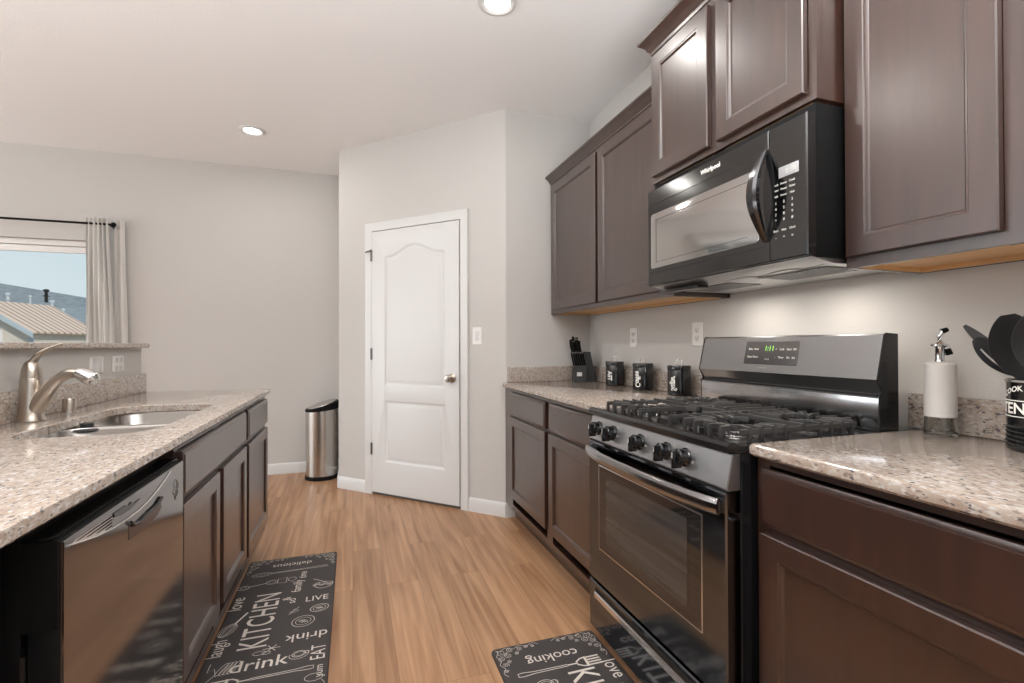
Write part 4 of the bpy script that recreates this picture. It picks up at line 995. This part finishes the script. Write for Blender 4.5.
def curl(bm, x, y, r, flip=1, rot=0, w=.0016):
    pts = []
    for i in range(26):
        t_ = i / 25; a = rot + flip * t_ * 3.6 * PI; q = r * (1 - t_ * .85); pts.append((x + q * math.cos(a), y + q * math.sin(a)))
    stroke(bm, pts, w, ZR)
def flourish(bm, cx, cy, fx, fy):
    for i, (dx, dy, r) in enumerate([(.03, .03, .020), (.065, .022, .014), (.10, .026, .012), (.13, .018, .009), (.022, .065, .014), (.026, .10, .012), (.018, .13, .009), (.05, .05, .016), (.155, .024, .008), (.085, .045, .009), (.045, .085, .009)]):
        curl(bm, cx + fx * dx, cy + fy * dy, r, 1 if i % 2 else -1, i * 1.1)
    stroke(bm, [(cx + fx * (.012 + .17 * i / 20), cy + fy * (.012 + .006 * math.sin(i))) for i in range(21)], .0016, ZR); stroke(bm, [(cx + fx * (.012 + .006 * math.sin(i)), cy + fy * (.012 + .15 * i / 20)) for i in range(21)], .0016, ZR)
def spoon(bm, x0, y0, x1, y1, hw, w=.0026, filled=False):
    d = Vector((x1 - x0, y1 - y0)); L_ = d.length; d.normalize(); a = math.atan2(d.y, d.x)
    stroke(bm, ell(x0 + d.x * .04, y0 + d.y * .04, .045, hw, a), w, ZR, True); stroke(bm, ell(x0 + d.x * .04, y0 + d.y * .04, .030, hw * .5, a), w * .6, ZR, True)
    n_ = Vector((-d.y, d.x)); A = [(x0 + d.x * q + n_.x * s, y0 + d.y * q + n_.y * s) for q, s in ((.085, .004), (L_ * .6, .003), (L_ - .03, .008), (L_, .006), (L_, -.006), (L_ - .03, -.008), (L_ * .6, -.003), (.085, -.004))]
    stroke(bm, A, w, ZR, True)
def fork(bm, x0, y0, x1, y1, w=.003):
    d = Vector((x1 - x0, y1 - y0)); L_ = d.length; d.normalize(); n_ = Vector((-d.y, d.x))
    P_ = lambda q, s: (x0 + d.x * q + n_.x * s, y0 + d.y * q + n_.y * s)
    for s in (-.021, -.007, .007, .021): stroke(bm, [P_(0, s), P_(.03, s), P_(.055, s)], .007, ZR)
    stroke(bm, [P_(.052, -.024), P_(.075, -.02), P_(.095, -.006)], .006, ZR); stroke(bm, [P_(.052, .024), P_(.075, .02), P_(.095, .006)], .006, ZR); stroke(bm, [P_(.055, -.02), P_(.057, .02)], .010, ZR)
    stroke(bm, [P_(.09, .0), P_(.13, 0)], .006, ZR); stroke(bm, [P_(.13, .004), P_(L_ - .06, .005), P_(L_ - .02, .010), P_(L_, .008), P_(L_, -.008), P_(L_ - .02, -.010), P_(L_ - .06, -.005), P_(.13, -.004)], w, ZR, True)
def cup(bm, x, y, r, rot=0):
    stroke(bm, ell(x, y, r, r * .75, rot), .0024, ZR, True); stroke(bm, ell(x, y, r * .72, r * .5, rot), .0018, ZR, True); stroke(bm, ell(x, y - r * .2, r * 1.4, r * 1.05, rot, a0=2.6, a1=6.6), .002, ZR); stroke(bm, ell(x + r * 1.1, y + r * .2, r * .35, r * .3), .0022, ZR, True)
def fruit(bm, x, y, a, b, rot=0):
    stroke(bm, ell(x, y, a, b, rot), .0026, ZR, True); stroke(bm, ell(x, y, a * .68, b * .66, rot), .0018, ZR, True)
    for k_ in range(3): stroke(bm, ell(x + a * .2 * (k_ - 1), y, a * .1, b * .3, rot + .5), .002, ZR, True)
def whisk(bm, x0, y0, x1, y1):
    d = Vector((x1 - x0, y1 - y0)); L_ = d.length; a = math.atan2(d.y, d.x); d.normalize()
    for hw in (.026, .016, .007): stroke(bm, ell(x0 + d.x * .045, y0 + d.y * .045, .048, hw, a), .002, ZR, True)
    stroke(bm, [(x0 + d.x * .092, y0 + d.y * .092), (x1, y1)], .008, ZR)
def design_left(bm, w, l):
    X0, Y1 = -w / 2, l / 2
    flourish(bm, X0 + .004, Y1 - .004, 1, -1); flourish(bm, -X0 - .004, Y1 - .004, -1, -1); flourish(bm, X0 + .004, -Y1 + .004, 1, 1); flourish(bm, -X0 - .004, -Y1 + .004, -1, 1)
    Q = lambda px, py: (px + .301, py - 2.275)      # from place coordinates (x,y on the floor) to the mat
    def TT(s, size, px, py, rot, bold=0, **k_): T(bm, s, size, *Q(px, py), rot, bold, **k_)
    TT('delicious', .055, -.303, 2.806, 180, .0, sx_=1.0)
    a, b = Q(-.475, 2.722), Q(-.128, 2.735); spoon(bm, *a, *b, .019)
    TT('LIVE', .062, -.156, 2.395, 0, .0, sx_=.88)
    TT('KITCHEN', .150, -.362, 2.29, 90, 0, spacing=1.04, sx_=.68)
    stroke(bm, ell(*Q(-.495, 2.60), .024, .020), .003, ZR, True); stroke(bm, ell(*Q(-.495, 2.60), .012, .010), .002, ZR, True); stroke(bm, [Q(-.47, 2.605), Q(-.40, 2.62)], .004, ZR); stroke(bm, ell(*Q(-.375, 2.625), .026, .022), .0024, ZR, True); stroke(bm, ell(*Q(-.375, 2.625), .016, .012), .002, ZR, True)
    stroke(bm, [Q(-.35, 2.605), Q(-.31, 2.60), Q(-.31, 2.655), Q(-.35, 2.65)], .0025, ZR, True); stroke(bm, ell(*Q(-.285, 2.63), .018, .02), .002, ZR, True); stroke(bm, [Q(-.285, 2.60), Q(-.26, 2.585)], .002, ZR)
    TT('love', .082, -.492, 2.448, 90, .0, sx_=.85)
    TT('family', .058, -.252, 2.545, 90, .0, sx_=.9); TT('time', .052, -.238, 2.66, 90, .0, sx_=.8); TT('&', .05, -.285, 2.43, 90); TT('so', .05, -.262, 2.405, 90)
    a = Q(-.135, 2.535); stroke(bm, ell(*a, .042, .048, a0=PI, a1=2 * PI), .003, ZR); stroke(bm, ell(*a, .042, .014), .0024, ZR, True); stroke(bm, [(a[0] - .05, a[1] + .06), (a[0] + .01, a[1] + .01)], .003, ZR)
    for k_ in range(5): curl(bm, a[0] - .04 + k_ * .016, a[1] - .012 + .012 * (k_ % 2), .011, 1, k_)
    fruit(bm, *Q(-.140, 2.305), .038, .030, .3); fruit(bm, *Q(-.198, 2.215), .044, .042, .2); stroke(bm, [Q(-.26, 2.30), Q(-.24, 2.325), Q(-.225, 2.31), Q(-.245, 2.295)], .0024, ZR, True); stroke(bm, [Q(-.262, 2.285), Q(-.225, 2.34)], .002, ZR)
    TT('drink', .074, -.174, 2.098, 180, .0, sx_=1.02)
    a, b = Q(-.500, 2.195), Q(-.432, 2.36); whisk(bm, *a, *b)
    TT('laugh', .075, -.490, 2.112, 90, .0, sx_=.75)
    cup(bm, *Q(-.192, 1.985), .024, .2)
    TT('EAT', .075, -.122, 1.975, 90, .0, sx_=.72)
    TT('drink', .092, -.325, 1.968, 0, .0003, sx_=1.0)
    for k_ in range(6): a_ = k_ * PI / 3; stroke(bm, [Q(-.295, 2.055), Q(-.295 + .03 * math.cos(a_), 2.055 + .022 * math.sin(a_))], .003, ZR)
    stroke(bm, ell(*Q(-.335, 2.035), .022, .012), .002, ZR, True); stroke(bm, ell(*Q(-.31, 2.03), .014, .009), .002, ZR, True)
    stroke(bm, [Q(-.49, 2.02), Q(-.49, 1.97), Q(-.47, 1.985), Q(-.46, 1.95), Q(-.49, 1.90)], .0024, ZR)
    for k_ in range(4): stroke(bm, ell(Q(-.445, 1.97)[0] + k_ * .013, Q(0, 1.975)[1], .009, .036, -.4), .0022, ZR, True)
    fork(bm, *Q(-.470, 1.885), *Q(-.135, 1.89))
    stroke(bm, ell(*Q(-.13, 1.83), .03, .02), .002, ZR, True); TT('yum', .042, -.115, 1.86, 90, .0)
    TT('cooking', .068, -.30, 1.80, 0, .0)
def design_right(bm, w, l):
    # same printed pattern seen from the other end: local +y is the far end of the photograph
    X0, Y1 = -w / 2, l / 2
    for fx in (-1, 1):
        for fy in (-1, 1): flourish(bm, fx * (X0 + .004), fy * (Y1 - .004), fx, -fy)
    Q = lambda px, py: (px - .713, py - 1.235)
    def TT(s, size, px, py, rot, bold=0, **k_): T(bm, s, size, *Q(px, py), rot, bold, **k_)
    TT('cooking', .064, .710, 1.668, 180, .0)
    fork(bm, *Q(.872, 1.604), *Q(.555, 1.608))
    TT('love', .078, .892, 1.54, -90, .0, sx_=.75)
    TT('KITCHEN', .150, .770, 1.355, -90, 0, spacing=1.04, sx_=.68)
    cup(bm, *Q(.625, 1.535), .034, .2); TT('drink', .085, .60, 1.455, 180, .0); TT('EAT', .085, .54, 1.38, -90, .0)
    whisk(bm, *Q(.875, 1.46), *Q(.86, 1.27)); fruit(bm, *Q(.60, 1.36), .046, .036, .2); fruit(bm, *Q(.56, 1.27), .04, .03, .4)
    TT('drink', .085, .62, 1.19, 0, .0); TT('LIVE', .068, .58, 1.10, 180, .0); TT('laugh', .085, .89, 1.16, -90, .0); TT('family time', .055, .66, 1.15, -90, .0)
    spoon(bm, *Q(.87, .90), *Q(.56, .87), .017); TT('delicious', .062, .69, .80, 0, .0)
rug('dark kitchen mat at left along the sink cabinets, KITCHEN lettering fully visible', (-.301, 2.275, 0), 0, .436, 1.26, design_left)
rug('dark kitchen mat at bottom centre in front of the range, mostly out of frame', (.708, 1.235, 0), 0, .425, 1.09, design_right)

# ------------------------------------------------------------------ outdoors
bm = B(); box(bm, -60, 40, YB + .3, 90, -.35, -.25); box(bm, -60, XL - .5, -60, YB + .3, -.35, -.25); struct('ground', bm, plain('ground_outside', (.30, .27, .22), .9, var=.3))
sh = thing('shed', 'small beige garden shed with tan ribbed roof outside the window', 'shed', (-6.97, 14.0, -.25), math.radians(26.0 + 38))
ORG[sh] = Vector((0, 0, 0))   # local: x along the ridge, y back, z up
L_, HW, EV, RG = 1.6, 1.2, 1.78, 2.46
M_sroof = stripes('ribbed_roof', (.30, .20, .14), (.66, .50, .39), 1.9, 'X')
sh.rotation_euler = (0, 0, math.radians(72))
bm = B(); prism(bm, [(0, 0), (0, EV), (HW, RG - .05), (2 * HW, EV), (2 * HW, 0)], 'x', 0.02, L_); obj('shed_walls', bm, plain('shed_siding', (.58, .52, .45), .8), sh)
bm = B()
for y0, y1 in ((-.12, HW), (2 * HW + .12, HW)):
    z0 = EV - .12 * (RG - EV) / HW
    v = [bm.verts.new(p) for p in ((-.12, y0, z0), (L_ + .12, y0, z0), (L_ + .12, y1, RG), (-.12, y1, RG), (-.12, y0, z0 + .04), (L_ + .12, y0, z0 + .04), (L_ + .12, y1, RG + .04), (-.12, y1, RG + .04))]
    for f in ((0, 3, 2, 1), (4, 5, 6, 7), (0, 1, 5, 4), (1, 2, 6, 5), (2, 3, 7, 6), (3, 0, 4, 7)): bm.faces.new([v[i] for i in f])
obj('shed_roof', bm, M_sroof, sh)
M_strim = plain('shed_trim', (.42, .48, .52), .7)
bm = B()
for y0, y1 in ((-.12, HW), (2 * HW + .12, HW)):
    z0 = EV - .12 * (RG - EV) / HW
    v = [bm.verts.new(p) for p in ((-.14, y0, z0 - .10), (-.14, y1, RG - .10), (-.14, y1, RG + .02), (-.14, y0, z0 + .02), (-.121, y0, z0 - .10), (-.121, y1, RG - .10), (-.121, y1, RG + .02), (-.121, y0, z0 + .02))]
    for f in ((0, 3, 2, 1), (4, 5, 6, 7), (0, 1, 5, 4), (1, 2, 6, 5), (2, 3, 7, 6), (3, 0, 4, 7)): bm.faces.new([v[i] for i in f])
box(bm, -.0, .02, -.01, .10, 0, EV)
obj('fascia', bm, M_strim, sh)
bm = B(); box(bm, -.03, .018, .70, 1.45, .02, 1.80, .01); sd = obj('shed_door', bm, M_white, sh, label='white shed door')
bm = B(); box(bm, -.045, -.031, .76, .80, .95, 1.05); obj('door_latch', bm, M_black, sd)
# neighbouring house: slate-grey hip roof
hs = thing('house', 'grey-roofed neighbour house beyond the shed outside the window', 'house', (-14, 33, -.25)); ORG[hs] = Vector((0, 0, 0)); 
M_slate = plain('slate_shingles', (.25, .27, .275), .85, var=.2, vscale=(3, 3, 12))
def HP(x, y, z): return (x + 14, y - 33, z + .25)
hs.location = (-14, 33, -.25)
bm = B(); box(bm, *[a for a in (-24 + 14, -6 + 14, 31 - 33, 39 - 33)], 0, 2.6); obj('house_walls', bm, plain('house_siding', (.45, .42, .38), .8), hs)
bm = B(); pts = [HP(-26, 29.5, 2.2), HP(-5, 29.5, 2.2), HP(-5, 41, 2.2), HP(-26, 41, 2.2), HP(-20.5, 34.5, 5.55), HP(-9.5, 34.5, 3.25)]
pts = [HP(-26, 29.5, 2.3), HP(-5, 29.5, 2.3), HP(-5, 41, 2.3), HP(-26, 41, 2.3), HP(-19.5, 35, 4.85), HP(-13.0, 35, 3.62)]
v = [bm.verts.new(p) for p in pts]
for f in ((0, 1, 5, 4), (1, 2, 5), (2, 3, 4, 5), (3, 0, 4), (3, 2, 1, 0)): bm.faces.new([v[i] for i in f])
obj('house_roof', bm, M_slate, hs)
for (x, z, h, w, ty_) in [(-16.3, 3.75, .25, .04, 0), (-15.0, 3.15, .55, .06, 1), (-14.35, 2.85, .40, .05, 1), (-15.75, 3.95, .42, .07, 2), (-17.2, 3.7, .4, .06, 1)]:
    bm = B(); c = HP(x, 30.6 + (z - 2.3) * 1.3, z); lathe(bm, [(0, z - .15), (w, z - .15), (w, z + h), (w * 1.8, z + h + .02), (w * 1.8, z + h + .12), (0, z + h + .16)], c[0], c[1], 10)
    if ty_: lathe(bm, [(w * 1.02, z + h * .4), (w * 2, z + h * .4), (w * 2, z + h * .5), (w, z + h * .5)], c[0], c[1], 10)
    obj('roof_vent', bm, M_black if ty_ == 2 else plain('galvanised', (.5, .53, .54), .5), hs)
